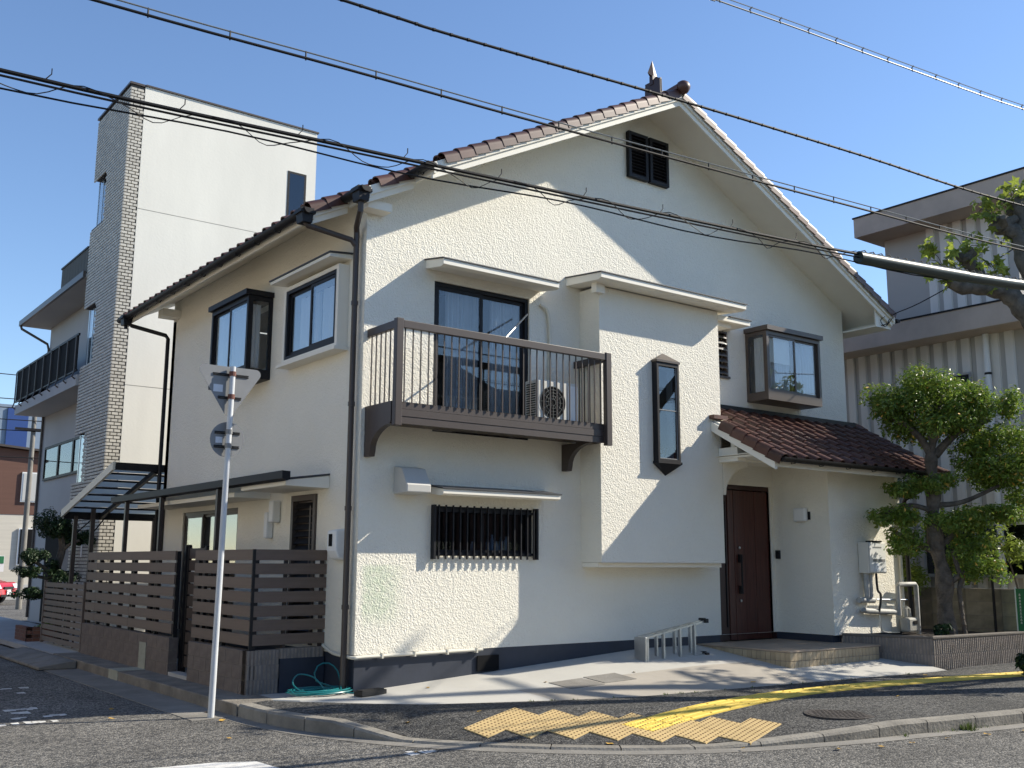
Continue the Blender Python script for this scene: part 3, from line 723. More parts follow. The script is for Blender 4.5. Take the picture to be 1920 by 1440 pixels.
# ---- box bay windows (bronze / dark)
def boxbay(f, u0, u1, d, v0, v1, mat, hoodmat, split, under, curt, near):
    """projecting window box; near = u side facing the camera"""
    b = MB(f); fr = .05
    b.box(u0, u1, .002, d, v0, v0+.13); b.box(u0, u1, .002, d, v1-.06, v1)
    for u in (u0, u1-fr): b.box(u, u+fr, d-fr-.02, d, v0+.13, v1-.06); b.box(u, u+fr, .002, .05, v0+.13, v1-.06)
    o = b.build('bay_window', mat, house)
    h = MB(f); h.box(u0-.03, u1+.03, .002, d+.05, v1+.003, v1+.075); h.build('bay_hood', hoodmat, o)
    a, c = u0+fr, u1-fr; ms = a+(c-a)*split
    gz = (v0+.13, v1-.06)
    for i, (p, q) in enumerate(((a, ms+.02), (ms-.02, c))):
        dd = d-.015-.025*i; s = .03
        quick('sash', mat, o, f, (p, p+s, dd-.022, dd, *gz), (q-s, q, dd-.022, dd, *gz), (p+s, q-s, dd-.022, dd, gz[0], gz[0]+.05), (p+s, q-s, dd-.022, dd, gz[1]-s, gz[1]))
        quick('pane', 'glass', o, f, (p+s, q-s, dd-.014, dd-.008, gz[0]+.05, gz[1]-s))
    for u in (u0, u1):
        uu = u+.015 if u == u0 else u-.022
        quick('side_pane', 'glass', o, f, (uu, uu+.007, .05, d-fr-.02, *gz))
    for (p, q, mt) in curt: curtain(o, f, p, q, d-.11, gz[0]+.03, gz[1]-.03, mt, .03, 36)
    return o
bw = boxbay(F0, 6.77, 8.10, .42, 3.90, 4.98, 'bronze', 'bronze', .52, True, [(6.86, 7.40, 'curtain_sheer'), (7.52, 8.04, 'curtain_sheer')], 'u0')
curtain(bw, left(6.84), -.30, -.10, -.02, 4.05, 4.9, 'curtain', .02, 14)
quick('roller_blind', 'cream', bw, F0, (6.86, 7.40, .345, .352, 4.50, 4.90)); 
bl = boxbay(left(), 2.58, 3.90, .36, 3.86, 5.00, 'sash', 'sash', .5, True, [(2.75, 3.2, 'curtain_sheer'), (3.25, 3.8, 'curtain_sheer')], 'u0')
curtain(bl, front(2.64), -.27, -.13, -.03, 4.02, 4.9, 'curtain', .02, 12)
# projecting window near corner on the side wall, white surround
wb = MB(left()); a, b_, c, e, dp = .40, 1.93, 3.95, 4.97, .14
wb.box(a, a+.06, .002, dp, c, e); wb.box(b_-.06, b_, .002, dp, c, e); wb.box(a+.06, b_-.06, .002, dp, c, c+.05); wb.box(a+.06, b_-.06, .002, dp, e-.05, e); wb.box(a-.04, b_+.06, .002, dp+.05, c-.04, c-.002)
wbo = wb.build('window_surround', 'trim', house)
w = window(house, left(), a+.06, b_-.06, c+.05, e-.05, dp-.01, fr=.045, sw=.04)
curtain(w, left(), a+.12, 1.05, .0, c+.12, e-.17, 'curtain'); curtain(w, left(), 1.15, b_-.25, .0, c+.12, e-.17, 'curtain')
h = MB(left()); h.prism([(.002, 5.03), (.30, 5.015), (.30, 5.055), (.002, 5.085)], .33, 2.02, (1, 2, 0)); ho = h.build('window_hood', 'trim', house)
t = MB(left()); t.prism([(.002, 5.088), (.315, 5.058), (.315, 5.075), (.002, 5.105)], .31, 2.04, (1, 2, 0)); t.build('flashing', 'hoodtop', ho)
# ---- balcony
BX0, BX1, BD, BZ0, BZ1 = .04, 3.28, .62, 2.94, 4.125
m = MB(F0); m.box(BX0+.09, BX1-.09, .002, BD-.03, BZ0+.06, BZ0+.12)
for k in range(3):
    z = BZ0+.005+k*.083
    m.box(BX0+.03, BX1-.03, BD-.028, BD-.004+(.006 if k % 2 else 0), z, z+.079)
m.box(BX0+.005, BX0+.03, .002, BD-.03, BZ0+.02, BZ0+.25); m.box(BX1-.03, BX1-.005, .002, BD-.03, BZ0+.02, BZ0+.25)
balc = m.build('balcony', 'brown', house)
for u in (BX0, BX1-.09): quick('post', 'brown', balc, F0, (u, u+.09, BD-.0025, BD+.07, BZ0-.03, BZ1), bevel=.006)
quick('handrail', 'brown', balc, F0, (BX0+.092, BX1-.092, BD+.002, BD+.06, BZ1-.105, BZ1-.015), bevel=.006)
for u in (BX0+.006, BX1-.066): quick('handrail', 'brown', balc, F0, (u, u+.055, .003, BD-.004, BZ1-.115, BZ1-.02), bevel=.006)
bm_ = MB(); bm_.box(-.006, .006, -.007, .007, BZ0+.24, BZ1-.10); bme = bm_.mesh('baluster', 'bronze')
for i in range(29): link('baluster', bme, balc, (BX0+.09+(BX1-BX0-.18)*(i+.5)/29, -BD-.012, 0))
for u in (BX0+.03, BX1-.03):
    for i in range(5): link('baluster', bme, balc, (u, -.08-i*.105, 0))
for u in (BX0+.006, BX1-.28):
    br = [(.002, BZ0+.02), (BD-.05, BZ0+.02)]+[(BD-.05-(BD-.19)*math.sin(R_(a)), BZ0+.0-.26*(1-math.cos(R_(a)))) for a in range(0, 91, 10)]+[(.12, BZ0-.33), (.002, BZ0-.33)]
    MB(F0).prism([(p[0], p[1]) for p in br], u, u+.075, (1, 2, 0)).build('bracket', 'brown', balc)
# laundry pole
m = MB(); m.tube([(2.36, -.08, 4.62), (1.72, -.46, 4.15)], .012, 8); m.build('laundry_arm', 'silver', house)
m = MB(); m.tube(smoothpath([(2.62, -.03, 4.80), (2.74, -.035, 4.72), (2.78, -.035, 4.4), (2.77, -.035, 3.5), (2.74, -.035, 3.1)], 4), .022, 8); m.build('pipe_cover', 'cream', house, smooth=True)
# ---- entrance: recessed door, projecting volume
V0 = front(-1.02)
m = MB(); z1 = 3.0
m.poly([(7.30, .15, FT), (7.30, -1.02, FT), (7.30, -1.02, z1), (7.30, .15, z1)]); m.poly([(7.30, -1.02, FT), (9.08, -1.02, FT), (9.08, -1.02, z1), (7.30, -1.02, z1)]); m.poly([(9.08, -1.02, FT), (9.08, 0, FT), (9.08, 0, z1), (9.08, -1.02, z1)])
m.poly([(7.30, -1.02, FT), (7.30, .15, FT), (9.08, .0, FT), (9.08, -1.02, FT)])
m.build('porch_wall', 'stucco', house, recalc=False)
# arch corner over the door (quarter-round) between bay side and porch
m = MB(F0); m.prism([(5.70, 2.40), (5.70, 2.92), (6.25, 2.92)]+[(6.25-.50*math.sin(R_(a)), 2.40+.42*math.cos(R_(a))-.0) for a in range(0, 91, 15)], .34, .405, (0, 2, 1)); m.build('arch_corner', 'stucco', house)
quick('porch_beam', 'trim', house, ID, (5.62, 5.80, -.75, -.405, 2.86, 3.06), (5.66, 5.74, -.68, -.60, 3.06, 3.22), (5.80, 9.0, -.62, -.52, 2.88, 3.02), (5.62, 9.1, -1.35, -1.25, 2.80, 2.90))
quick('porch_ceiling', 'trim', house, ID, (5.60, 9.3, -1.42, -.003, 2.905, 2.93))
df = quick('entrance_door', 'doorframe', house, F0, (6.0, 6.07, -.10, -.02, .302, 2.60), (7.22, 7.295, -.10, -.02, .302, 2.60), (6.07, 7.22, -.10, -.02, 2.53, 2.60), (6.07, 6.26, -.09, -.05, .31, 2.53))
for a, b in ((6.27, 6.40), (6.407, 6.63), (6.637, 6.89), (6.897, 7.21)): quick('door_panel', 'door', df, F0, (a, b, -.09, -.045+(.008 if a < 6.5 else 0), .312, 2.52), bevel=.006)
quick('side_light', 'dark', df, F0, (6.20, 6.225, -.049, -.044, .5, 2.35))
m = MB(F0); m.tube([(6.50, .015, 1.0), (6.50, .015, 1.55)], .014, 8); m.box(6.475, 6.525, -.036, .012, .98, 1.10); m.box(6.475, 6.525, -.036, .012, 1.44, 1.56); m.build('door_handle', 'gutter', df)
m = MB()
for v in (.88, 1.66): m.lathe((0, 0, 0), [(.02, 0), (.018, .012)], 12); 
m.v = [(6.50+x, .035-.012+z*-1, (.88 if i < 24 else 1.66)+y) for i, (x, y, z) in enumerate(m.v)]; m.build('lock', 'silver', df)
# porch roof
PZ = lambda y: 3.70+.56*y       # deck top at wall y=0
PXL, PXR, PYE = 5.46, 9.62, -1.54; PA = math.atan(.56)
m = MB(); m.prism([(0.0, PZ(0)-.05), (PYE+.05, PZ(PYE+.05)-.05), (PYE+.05, PZ(PYE+.05)), (0, PZ(0))], 5.72, PXR-.04, (1, 2, 0)); m.prism([(-.405, PZ(-.405)-.05), (PYE+.05, PZ(PYE+.05)-.05), (PYE+.05, PZ(PYE+.05)), (-.405, PZ(-.405))], PXL+.06, 5.719, (1, 2, 0))
pr_ = m.build('porch_roof', 'trim', house)
m = MB(); m.prism([(-.405, PZ(-.405)-.17), (PYE+.02, PZ(PYE+.02)-.17), (PYE+.02, PZ(PYE+.02)-.03), (-.405, PZ(-.405)-.03)], PXL+.01, PXL+.058, (1, 2, 0)); m.build('barge_board', 'trim', pr_)
m = MB(); m.prism([(-.0, PZ(0)-.17), (PYE+.02, PZ(PYE+.02)-.17), (PYE+.02, PZ(PYE+.02)-.03), (-.0, PZ(0)-.03)], PXR-.05, PXR-.01, (1, 2, 0)); m.box(PXL+.06, PXR-.06, PYE+.03, PYE+.05, PZ(PYE)-.12, PZ(PYE)+.0); m.build('fascia', 'trim', pr_)
m = MB(); m.box(PXL+.1, PXR-.1, -1.35, -.003, 2.94, 2.95); m.prism([(PYE+.06, PZ(PYE)-.09), (-1.25, 2.93), (-1.25, 2.96), (PYE+.06, PZ(PYE)-.06)], PXL+.07, PXR-.07, (1, 2, 0)); m.build('soffit', 'trim', pr_)
cP, sP = math.cos(PA), math.sin(PA); Vp = (0, -cP, -sP); Up = (1, 0, 0)     # (1,0,0)x(0,-c,-s) = (0, s, -c) -> flipped
def pframe(x, y): 
    # right-handed: U=-X ... use U=(-1,0,0): (-1,0,0)x(0,-c,-s) = (0,-s,c)
    return frame((x, y, PZ(y)+.004), (-1, 0, 0), Vp)
ncol = 15; cw = (PXR-PXL-.16)/ncol; dY = TLN*cP
k = 0
while True:
    y = .03-k*dY
    if y-dY < PYE-.09: break
    if y < -.42: put_tile(VMRE, 'verge_tile', pr_, pframe(PXL+.035, y))
    put_tile(VME, 'verge_tile', pr_, pframe(PXR-.035, y))
    for c in range(ncol):
        x = PXL+.08+cw*(c+.5)
        if x < 5.80 and y > -.42: continue
        put_tile(TME, 'roof_tile', pr_, pframe(x, y))
    k += 1
quick('ridge_flashing', 'gutter', pr_, ID, (5.70, 9.46, -.10, -.003, PZ(0)+.02, PZ(0)+.085)); 
m = MB(); m.box(PXL-.02, 5.73, -.50, -.405, PZ(-.45)+.03, PZ(-.45)+.085); m.tube([(9.44, -.05, PZ(0)+.05), (9.60, -.06, PZ(0)+.02), (9.72, -.1, PZ(0)-.05)], .055, 8); m.build('ridge_flashing', 'tile', pr_, smooth=True)
_r = roof; roof = pr_
gutter(PXL+.02, PXR-.05, PYE-.085, PZ(PYE)-.005, 'x'); roof = _r
m = MB(); m.tube([(9.17, -1.55, 2.72), (9.17, -1.5, 2.62), (9.17, -1.12, 2.45), (9.17, -1.09, 2.40), (9.17, -1.09, .42)], .034, 10); m.build('downspout', 'gutter', house, smooth=True)
m = MB(); m.box(9.02, 9.078, -1.055, -1.021, .41, 2.85); m.build('corner_trim', 'stucco', house)
# ---- side wall fittings: louvered service door, sliding window, hood, vent caps
L0 = left()
sd_ = quick('louver_door', 'bronze', house, L0, (1.03, 1.09, -.06, .03, .45, 2.24), (1.64, 1.70, -.06, .03, .45, 2.24), (1.09, 1.64, -.06, .03, 2.17, 2.24), (1.09, 1.64, -.06, -.05, .45, 2.17), (1.13, 1.16, .03, .035, 1.2, 2.1))
for k in range(19):
    z = .5+k*.087; MB(L0).prism([(-.045, z+.07), (-.04, z+.08), (.012, z+.015), (.006, z+.008)], 1.091, 1.639, (1, 2, 0)).build('slat', 'sash', sd_)
w = window(house, L0, SL_SLID[0], SL_SLID[1], .32, 2.17, -.02, fr=.05, panes=3, sw=.04, sash='bronze')
h = MB(L0); h.prism([(.002, 2.29), (.565, 2.30), (.565, 2.36), (.002, 2.44)], .73, 2.02, (1, 2, 0)); ho = h.build('window_hood', 'trim', house)
t = MB(L0); t.prism([(.002, 2.443), (.58, 2.363), (.58, 2.385), (.002, 2.465)], .72, 2.05, (1, 2, 0)); t.build('flashing', 'hoodtop', ho)
h = MB(L0); h.prism([(.002, 2.24), (.50, 2.245), (.50, 2.30), (.002, 2.34)], 2.4, 6.3, (1, 2, 0)); h.build('window_hood', 'trim', house)
m = MB(L0)
for u in (2.05, 2.26): m.box(u, u+.13, .002, .12, 1.92, 2.2) if u < 2.2 else m.box(u, u+.10, .002, .1, 1.72, 2.06)
m.build('vent_cap', 'white', house, bevel=.02)
# side patio roof (dark beam on posts, panels to the wall)
pt = empty('patio_roof', (-.6, 4, 0), 'low dark patio canopy on posts along the side wall behind the slatted fence', 'canopy')
m = MB(); m.prism([(-.66, 2.37), (-.60, 2.345), (-.56, 2.36), (-.56, 2.455), (-.66, 2.46)], .62, 7.2, (0, 2, 1)); m.build('front_beam', 'gutter', pt)
for y in (2.65, 4.85, 6.5): quick('post', 'brown', pt, ID, (-.635, -.575, y-.03, y+.03, -.03, 2.35))
quick('back_beam', 'gutter', pt, ID, (-.04, -.003, 2.2, 7.15, 2.475, 2.53))
for k in range(5):
    y0 = 2.15+k*1.0; m = MB(); m.prism([(-.555, 2.43), (-.045, 2.49), (-.045, 2.496), (-.555, 2.436)], y0+.02, y0+.98, (0, 2, 1)); m.build('roof_panel', 'poly', pt)
    m = MB(); m.prism([(-.555, 2.40), (-.045, 2.46), (-.045, 2.485), (-.555, 2.425)], y0-.02, y0+.018, (0, 2, 1)); m.build('rafter', 'gutter', pt)

# ------------------------------------------------------------------ entrance step and planter
step = empty('entrance_step', (6.5, -.8, .1), 'beige tiled entrance step in front of the brown door', 'step')
quick('step_slab', 'mortar', step, ID, (5.515, 7.50, -1.605, -.004, -.02, .28)); quick('step_top', 'steptop', step, ID, (5.50, 7.52, -1.62, -.004, .281, .302), bevel=.004)
st_ = MB(); st_.box(-.0365, .0365, -.006, .006, -.05, .05); stm = st_.mesh('riser_tile', 'steptile')
for k in range(25):
    for z in (.225, .118): link('riser_tile', stm, step, (5.545+k*.079, -1.608, z))
for k in range(19):
    for z in (.225, .118): link('riser_tile', stm, step, (5.511, -1.57+k*.079, z), (0, 0, R_(90)))
def seg(A, B):
    A = Vector(A); B = Vector(B); t = (B-A).normalized(); n = Vector((t.y, -t.x)); L = (B-A).length
    return (lambda u, d, v: (A.x+t.x*u+n.x*d, A.y+t.y*u+n.y*d, v)), L, math.atan2(t.y, t.x)
def block_wall(root, A, B, z0, courses, h, bl, th, mat, ribs=0, gap=.008, stack=False, name='block', core='mortar'):
    """wall from A to B (outer face on the right of A->B), built from separate blocks over a mortar core"""
    f, L, ang = seg(A, B)
    MB(f).box(.01, L-.01, -th+.008, -.008, z0, z0+courses*(h+gap)-gap-.004).build('mortar_bed', core, root)
    def bmesh_(l):
        m = MB()
        if ribs:
            n = max(1, round(l/ribs)); w_ = l/n; prof = [(0, -.015)]
            for i in range(n): prof += [(i*w_+.006, -.013), (i*w_+w_*.28, 0), (i*w_+w_*.72, random.uniform(-.003, .002)), (i*w_+w_-.006, -.013)]
            prof += [(l, -.015), (l, -th), (0, -th)]
            m.prism([(p[0], -p[1]) for p in prof], 0, h, (0, 1, 2)); 
        else: m.box(0, l, 0, th, 0, h)
        return m.mesh(name, mat)
    full = bmesh_(bl-gap); 
    for c in range(courses):
        u = -(bl/2 if (c % 2 and not stack) else 0)
        while u < L-.01:
            a, b = max(u, 0), min(u+bl-gap, L)
            if b-a > .03:
                me = full if abs(b-a-(bl-gap)) < .002 else bmesh_(b-a)
                o = link(name, me, root, f(a, 0, z0+c*(h+gap)), (0, 0, ang))
                if not ribs and abs(b-a-(bl-gap)) < .002:
                    pass
            u += bl
planter = empty('block_planter', (8.5, -2, 0), 'low planter bed walled with ribbed grey brown split blocks beside the entrance', 'planter')
PA_, PB_, PC_, PD_ = (7.42, -1.06), (7.86, -2.22), (10.2, -2.40), (10.35, -1.2)
block_wall(planter, PA_, PB_, -.02, 2, .205, .40, .12, 'planterblock', ribs=.045)
block_wall(planter, (7.87, -2.22), PC_, -.02, 2, .205, .40, .12, 'planterblock', ribs=.045)
m = MB(); m.poly([(7.43, -1.03, .36), (7.96, -2.11, .36), (10.15, -2.28, .36), (12, -1.2, .36), (12, 0, .36), (9.1, 0, .36), (9.1, -1.03, .36)]); m.build('soil', 'soil', planter)
for A, B in ((PA_, PB_), ((7.85, -2.225), PC_)):
    f, L, a = seg(A, B); MB(f).box(-.005, L, -.135, .006, .400, .432).build('cap', 'blockcap', planter, bevel=.006)

# ------------------------------------------------------------------ slatted fence, block base, gates
XF = -.912
fence = empty('slatted_fence', (-.9, 3, 0), 'brown horizontal slat fence on a grey block base along the side street', 'fence')
def bevelbox(name, dims, mat):
    m = MB(); m.box(*dims); return m.mesh(name, mat)
def slats_y(root, y0, y1, z1, n, pitch, h, x, seams=()):
    cuts = [y0]+list(seams)+[y1]
    for a, b in zip(cuts, cuts[1:]):
        me = bevelbox('slat', (-.013, .012, 0, b-a-.006, 0, h), 'slat')
        for i in range(n): link('slat', me, root, (x, a+.003, z1-i*pitch-h))
slats_y(fence, .73, 2.51, 1.56, 7, .157, .122, XF); slats_y(fence, 3.23, 7.29, 1.56, 7, .157, .122, XF, (5.05, 6.75))
me = bevelbox('slat', (0, .895, -.012, .012, 0, .122), 'slat')
for i in range(7): link('slat', me, fence, (XF+.02, .735, 1.56-i*.157-.122))
for y in (.755, 1.62, 2.48, 3.26, 4.0, 5.03, 5.12, 6.2, 6.73, 7.26): quick('fence_post', 'gutter', fence, ID, (XF+.02, XF+.07, y-.025, y+.025, .43, 1.555))
quick('fence_post', 'gutter', fence, ID, (XF-.016, XF+.018, .712, .733, .43, 1.562))
for x in (-.5, -.04): quick('fence_post', 'slatdark', fence, ID, (x-.02, x+.02, .752, .79, .43, 1.55))
block_wall(fence, (-.955, 2.5), (-.955, .705), -.03, 3, .153, .40, .12, 'block'); block_wall(fence, (-.955, 7.27), (-.955, 3.2), -.03, 3, .153, .40, .12, 'block')
block_wall(fence, (-.955, .70), (-.56, .70), -.03, 3, .153, .395, .12, 'planterblock', ribs=.045); 
f, L, a = seg((-.56, .70), (-.01, .70)); block_wall(fence, (-.56, .70), (-.01, .70), .345, 1, .11, .40, .12, 'planterblock', ribs=.045)
quick('painted_panel', 'navy', fence, ID, (-.558, -.008, .695, .82, -.03, .345))
quick('repair_patch', 'stain', fence, ID, (-.962, -.9555, 4.08, 4.36, -.024, .33))
quick('gate_sill', 'concrete', fence, ID, (-.95, -.8, 2.51, 3.19, -.024, .02))
gate = empty('garden_gate', (-.75, 2.85, 0), 'dark slatted garden gate set in the gap of the block wall', 'gate')
for y in (2.56, 3.16): quick('gate_stile', 'gutter', gate, ID, (-.78, -.74, y-.025, y+.025, .06, 1.62))
me = bevelbox('slat', (-.012, .012, 0, .545, 0, .135), 'slatdark')
for i in range(10): link('slat', me, gate, (-.76, 2.588, .08+i*.153))
quick('gate_post', 'gutter', fence, ID, (-.80, -.72, 3.20, 3.26, -.02, 1.64)); 
fg = empty('parking_gate', (-.9, 8.7, 0), 'low brown slatted gate closing the carport beside the block wall', 'gate')
for y in (7.42, 9.98): quick('gate_post', 'slat', fg, ID, (XF-.02, XF+.03, y-.03, y+.03, -.02, 1.08))
me = bevelbox('slat', (-.01, .01, 0, 2.49, 0, .078), 'slat')
for i in range(10): link('slat', me, fg, (XF, 7.455, .02+i*.105))
for y in (8.0, 8.6, 9.2): quick('gate_stile', 'slatdark', fg, ID, (XF+.014, XF+.04, y-.02, y+.02, .0, 1.06))
# concrete ramp plates in the gutter
rp = empty('ramp_plates', (-1.4, 7.5, -.15), 'worn concrete ramp slabs laid in the gutter before the slatted parking gate', 'ramp')
for i in range(5):
    y = 6.0+i*.63; m = MB(); m.prism([(-1.86, ROADZ+.008), (-1.33, ROADZ+.008), (-1.33, -.035), (-1.42, -.035), (-1.86, ROADZ+.05)], y+random.uniform(0, .03), y+.6, (0, 2, 1)); m.build('slab', 'gutter_conc', rp, bevel=.012)

# ------------------------------------------------------------------ things by the house
# folding ladder lying on its side
lad = empty('step_ladder', (4.5, -.5, .2), 'folded aluminium step ladder lying on its side against the dark wall base', 'ladder')
lz0 = lambda x: apz(x, -.55)+.0
for i, (yo, k) in enumerate(((-.60, 0), (-.44, 1))):
    a0, a1 = (3.90, yo), (5.02+.12*k, yo+.02)
    for (za, zb) in ((.175, .215), (.475, .650)):
        m = MB(); m.tube([(a0[0], a0[1], za), (a1[0], a1[1], zb)], .018, 4); m.build('rail', 'alum', lad)
    for t in (.0, .27, .55, .80):
        x = a0[0]+(a1[0]-a0[0])*t; m = MB(); m.box(x, x+.028, yo-.026+.02*t, yo+.018+.02*t, .175+.04*t, .475+.175*t); m.build('tread', 'alum', lad)
    m = MB(); m.box(a1[0]-.01, a1[0]+.05, a1[1]-.04, a1[1]+.04, .63, .685); m.box(a1[0]-.01, a1[0]+.05, a1[1]-.04, a1[1]+.04, .19, .24); m.build('foot_cap', 'rubber', lad)
quick('top_cap', 'alum', lad, ID, (3.865, 3.895, -.63, -.42, .17, .485), bevel=.006)
# hose
random.seed(3)
hp = []
for k in range(150):
    a = k*.34; r = .24+.07*math.sin(k*.13)+random.uniform(-.015, .015)
    hp.append((-.36+r*1.15*math.cos(a)+.05*math.sin(k*.05), .10+r*.75*math.sin(a), .022+.012*(k/22 % 3)+.006*random.random()))
hp += [(-.3, .3, .12), (-.24, .40, .27), (-.12, .36, .30), (-.07, .24, .22), (-.10, .1, .08), (-.16, -.06, .03), (-.02, -.22, .022), (.14, -.30, .022)]
m = MB(); m.tube(smoothpath(hp, 2), .0085, 6)
m.tube(smoothpath([(-.55, .1, .03), (-.62, .22, .12), (-.50, .34, .2), (-.35, .28, .17), (-.28, .18, .07), (-.3, .1, .03)], 5), .0085, 6)
m.build('garden_hose', 'hose', smooth=True, label='coiled teal garden hose heaped by the downspout at the house corner', cat='hose')
m = MB(); m.box(0, .36, 0, .13, 0, .05); m.box(.02, .34, .02, .11, .05, .06); o = m.build('kerb_wedge', 'rubber', label='black rubber wedge lying on the concrete apron by the house corner', cat='wedge'); o.location = (-.12, -.42, .012); o.rotation_euler = (0, 0, R_(14))
# air conditioner outdoor unit on the balcony
ac = empty('air_conditioner', (2.5, -.35, 3.1), 'white air conditioner outdoor unit standing on the balcony', 'air conditioner')
A0, A1, AY0, AY1, AZ0, AZ1 = 2.20, 2.86, -.50, -.24, 3.14, 3.69
m = MB(); m.box(A0, A1, AY0, AY1, AZ0, AZ1); m.build('casing', 'acwhite', ac, bevel=.015)
m = MB(); cx, cz, r = A0+.24, (AZ0+AZ1)/2, .205
m.poly([(cx+r*math.cos(k*math.pi/12), AY0-.004, cz+r*math.sin(k*math.pi/12)) for k in range(24)]); m.build('fan_opening', 'dark', ac, recalc=False)
m = MB()
for rr in (.04, .08, .12, .16, .2): m.tube([(cx+rr*math.cos(k*math.pi/12), AY0-.012, cz+rr*math.sin(k*math.pi/12)) for k in range(25)], .0022, 4, False)
for k in range(12): a = k*math.pi/6; m.tube([(cx+.04*math.cos(a), AY0-.012, cz+.04*math.sin(a)), (cx+.205*math.cos(a), AY0-.012, cz+.205*math.sin(a))], .0022, 4)
m.build('fan_guard', 'wiregrey', ac)
m = MB()
for k in range(16): m.box(A0-.010, A0-.003, AY0+.04, AY1-.04, AZ0+.04+k*.03, AZ0+.052+k*.03)
m.build('side_grille', 'dark', ac, kind='stuff')
for x in (A0+.08, A1-.14): quick('foot', 'dark', ac, ID, (x, x+.06, AY0-.02, AY1+.02, 3.062, AZ0))
quick('service_panel', 'white', ac, ID, (A1-.17, A1-.012, AY0-.010, AY0-.003, AZ0+.02, AZ1-.04))
# electricity meter, wall lamp, intercom
em = empty('electricity_meter', (0, .4, 1.45), 'white electricity meter box on the shaded side wall near the corner', 'meter')
m = MB(left()); m.prism([(.002, 1.44), (.09, 1.46), (.13, 1.55), (.13, 1.78), (.002, 1.80)], .27, .50, (1, 2, 0)); m.build('case', 'white', em, bevel=.02); quick('dial_window', 'dark', em, left(), (.36, .44, .131, .136, 1.60, 1.74))
wl = empty('wall_lamp', (7.28, -.55, 2.1), 'square white wall lamp beside the entrance door', 'lamp')
quick('shade', 'white', wl, ID, (7.20, 7.285, -.66, -.44, 2.055, 2.26), bevel=.025); quick('back_plate', 'sash', wl, ID, (7.286, 7.299, -.69, -.43, 2.08, 2.2))
ic = empty('door_intercom', (7.29, -.07, 1.56), 'small black intercom by the entrance door', 'intercom'); quick('case', 'rubber', ic, ID, (7.272, 7.299, -.11, -.025, 1.50, 1.63), bevel=.006); quick('lens', 'glassd', ic, ID, (7.269, 7.2715, -.085, -.05, 1.58, 1.61))
# gas water heater with pipes, gas meter
FV = front(-1.02)
wh = empty('water_heater', (8.2, -1.05, 1.29), 'white gas water heater hung on the porch wall above the planter', 'water heater')
quick('casing', 'acwhite', wh, FV, (7.95, 8.40, .01, .19, 1.29, 1.75), bevel=.012); quick('front_panel', 'white', wh, FV, (7.98, 8.385, .191, .197, 1.31, 1.73)); quick('rating_plate', 'signback', wh, FV, (8.05, 8.36, .198, .200, 1.46, 1.50)); quick('label_sheet', 'sticker', wh, FV, (8.05, 8.20, .198, .200, 1.32, 1.44)); quick('exhaust_lip', 'dark', wh, FV, (8.10, 8.3, .05, .20, 1.752, 1.775)); quick('name_mark', 'signback', wh, FV, (8.06, 8.28, .198, .200, 1.665, 1.685))
for u in (8.01, 8.10): m = MB(FV); m.tube([(u, .09, 1.288), (u, .09, .93)], .04, 10); m.build('wrapped_pipe', 'pipewrap', wh, smooth=True)
m = MB(FV); m.tube(smoothpath([(8.27, .09, 1.288), (8.27, .10, 1.05), (8.31, .12, .98), (8.30, .12, .86), (8.28, .1, .72)], 4), .018, 8); m.build('gas_hose', 'rubber', wh, smooth=True)
m = MB(FV); m.tube([(7.83, .07, .90), (8.20, .07, .89)], .045, 10); m.build('wrapped_pipe', 'pipewrap', wh, smooth=True)
gp = empty('supply_pipes', (8.6, -1.05, .5), 'grey wrapped supply pipes looping above the planter by the porch corner', 'pipes')
m = MB(FV); m.tube(smoothpath([(7.93, .07, .76), (8.05, .07, .735), (8.85, .07, .70)], 3), .043, 10); m.build('pipe', 'pipewrap', gp, smooth=True)
m = MB(FV); m.tube([(8.80, .1, .65), (8.80, .1, 1.09), (8.83, .1, 1.12), (9.24, .12, 1.12), (9.27, .12, 1.09), (9.27, .12, .36)], .036, 10); m.build('pipe', 'pipewrap', gp, smooth=True)
m = MB(FV); m.tube([(8.28, .06, .90), (9.1, .06, .88)], .014, 8); m.tube(smoothpath([(8.37, .06, .88), (8.36, .06, .55), (8.42, .07, .42), (8.8, .09, .40)], 4), .010, 6); m.build('thin_pipe', 'silver', gp, smooth=True)
gm = empty('gas_meter', (9.0, -1.15, .4), 'small grey gas meter under the looping pipes in the planter', 'gas meter')
m = MB(FV); m.box(8.86, 9.12, .06, .22, .40, .62); m.build('body', 'metermetal', gm, bevel=.03); quick('counter', 'dark', gm, FV, (8.98, 9.08, .221, .232, .52, .57))
m = MB(FV); m.tube([(8.92, .14, .62), (8.92, .14, .74), (8.96, .13, .77), (9.02, .13, .74), (9.02, .14, .63)], .028, 8); m.build('connection', 'metermetal', gm, smooth=True)
# traffic sign seen from behind
sg = empty('stop_sign_post', (-1.547, .15, ROADZ), 'white traffic sign post with backs of a triangular and a round plate', 'traffic sign')
m = MB(); tilt = lambda z: (-1.547+.0128*(z+.15), .15, z); m.tube([tilt(ROADZ-.1), tilt(1.0), tilt(2.4), tilt(3.50)], [.034, .032, .031, .030], 12); m.build('pole', 'pole_white', sg, smooth=True)
pc = tilt(3.2)
tri = []
for (cx, cz, a0) in ((-.335, .235, 90), (0.0, -.26, 210), (.335, .235, -30)):
    for k in range(5):
        a = R_(a0+k*30); tri.append((pc[0]+cx+.05*math.cos(a), 3.245+cz+.05*math.sin(a)))
tri = [tri[i] for i in range(5)]+[tri[i] for i in range(5, 10)]+[tri[i] for i in range(10, 15)]
tri2 = []
for (cx, cz, a0, a1) in ((-.29, .20, 210, 90), (.29, .20, 90, -30), (0, -.235, -30, -150)):
    for k in range(6):
        a = R_(a0+(a1-a0)*k/5); tri2.append((pc[0]+cx+.055*math.cos(a), 3.25+cz+.055*math.sin(a)))
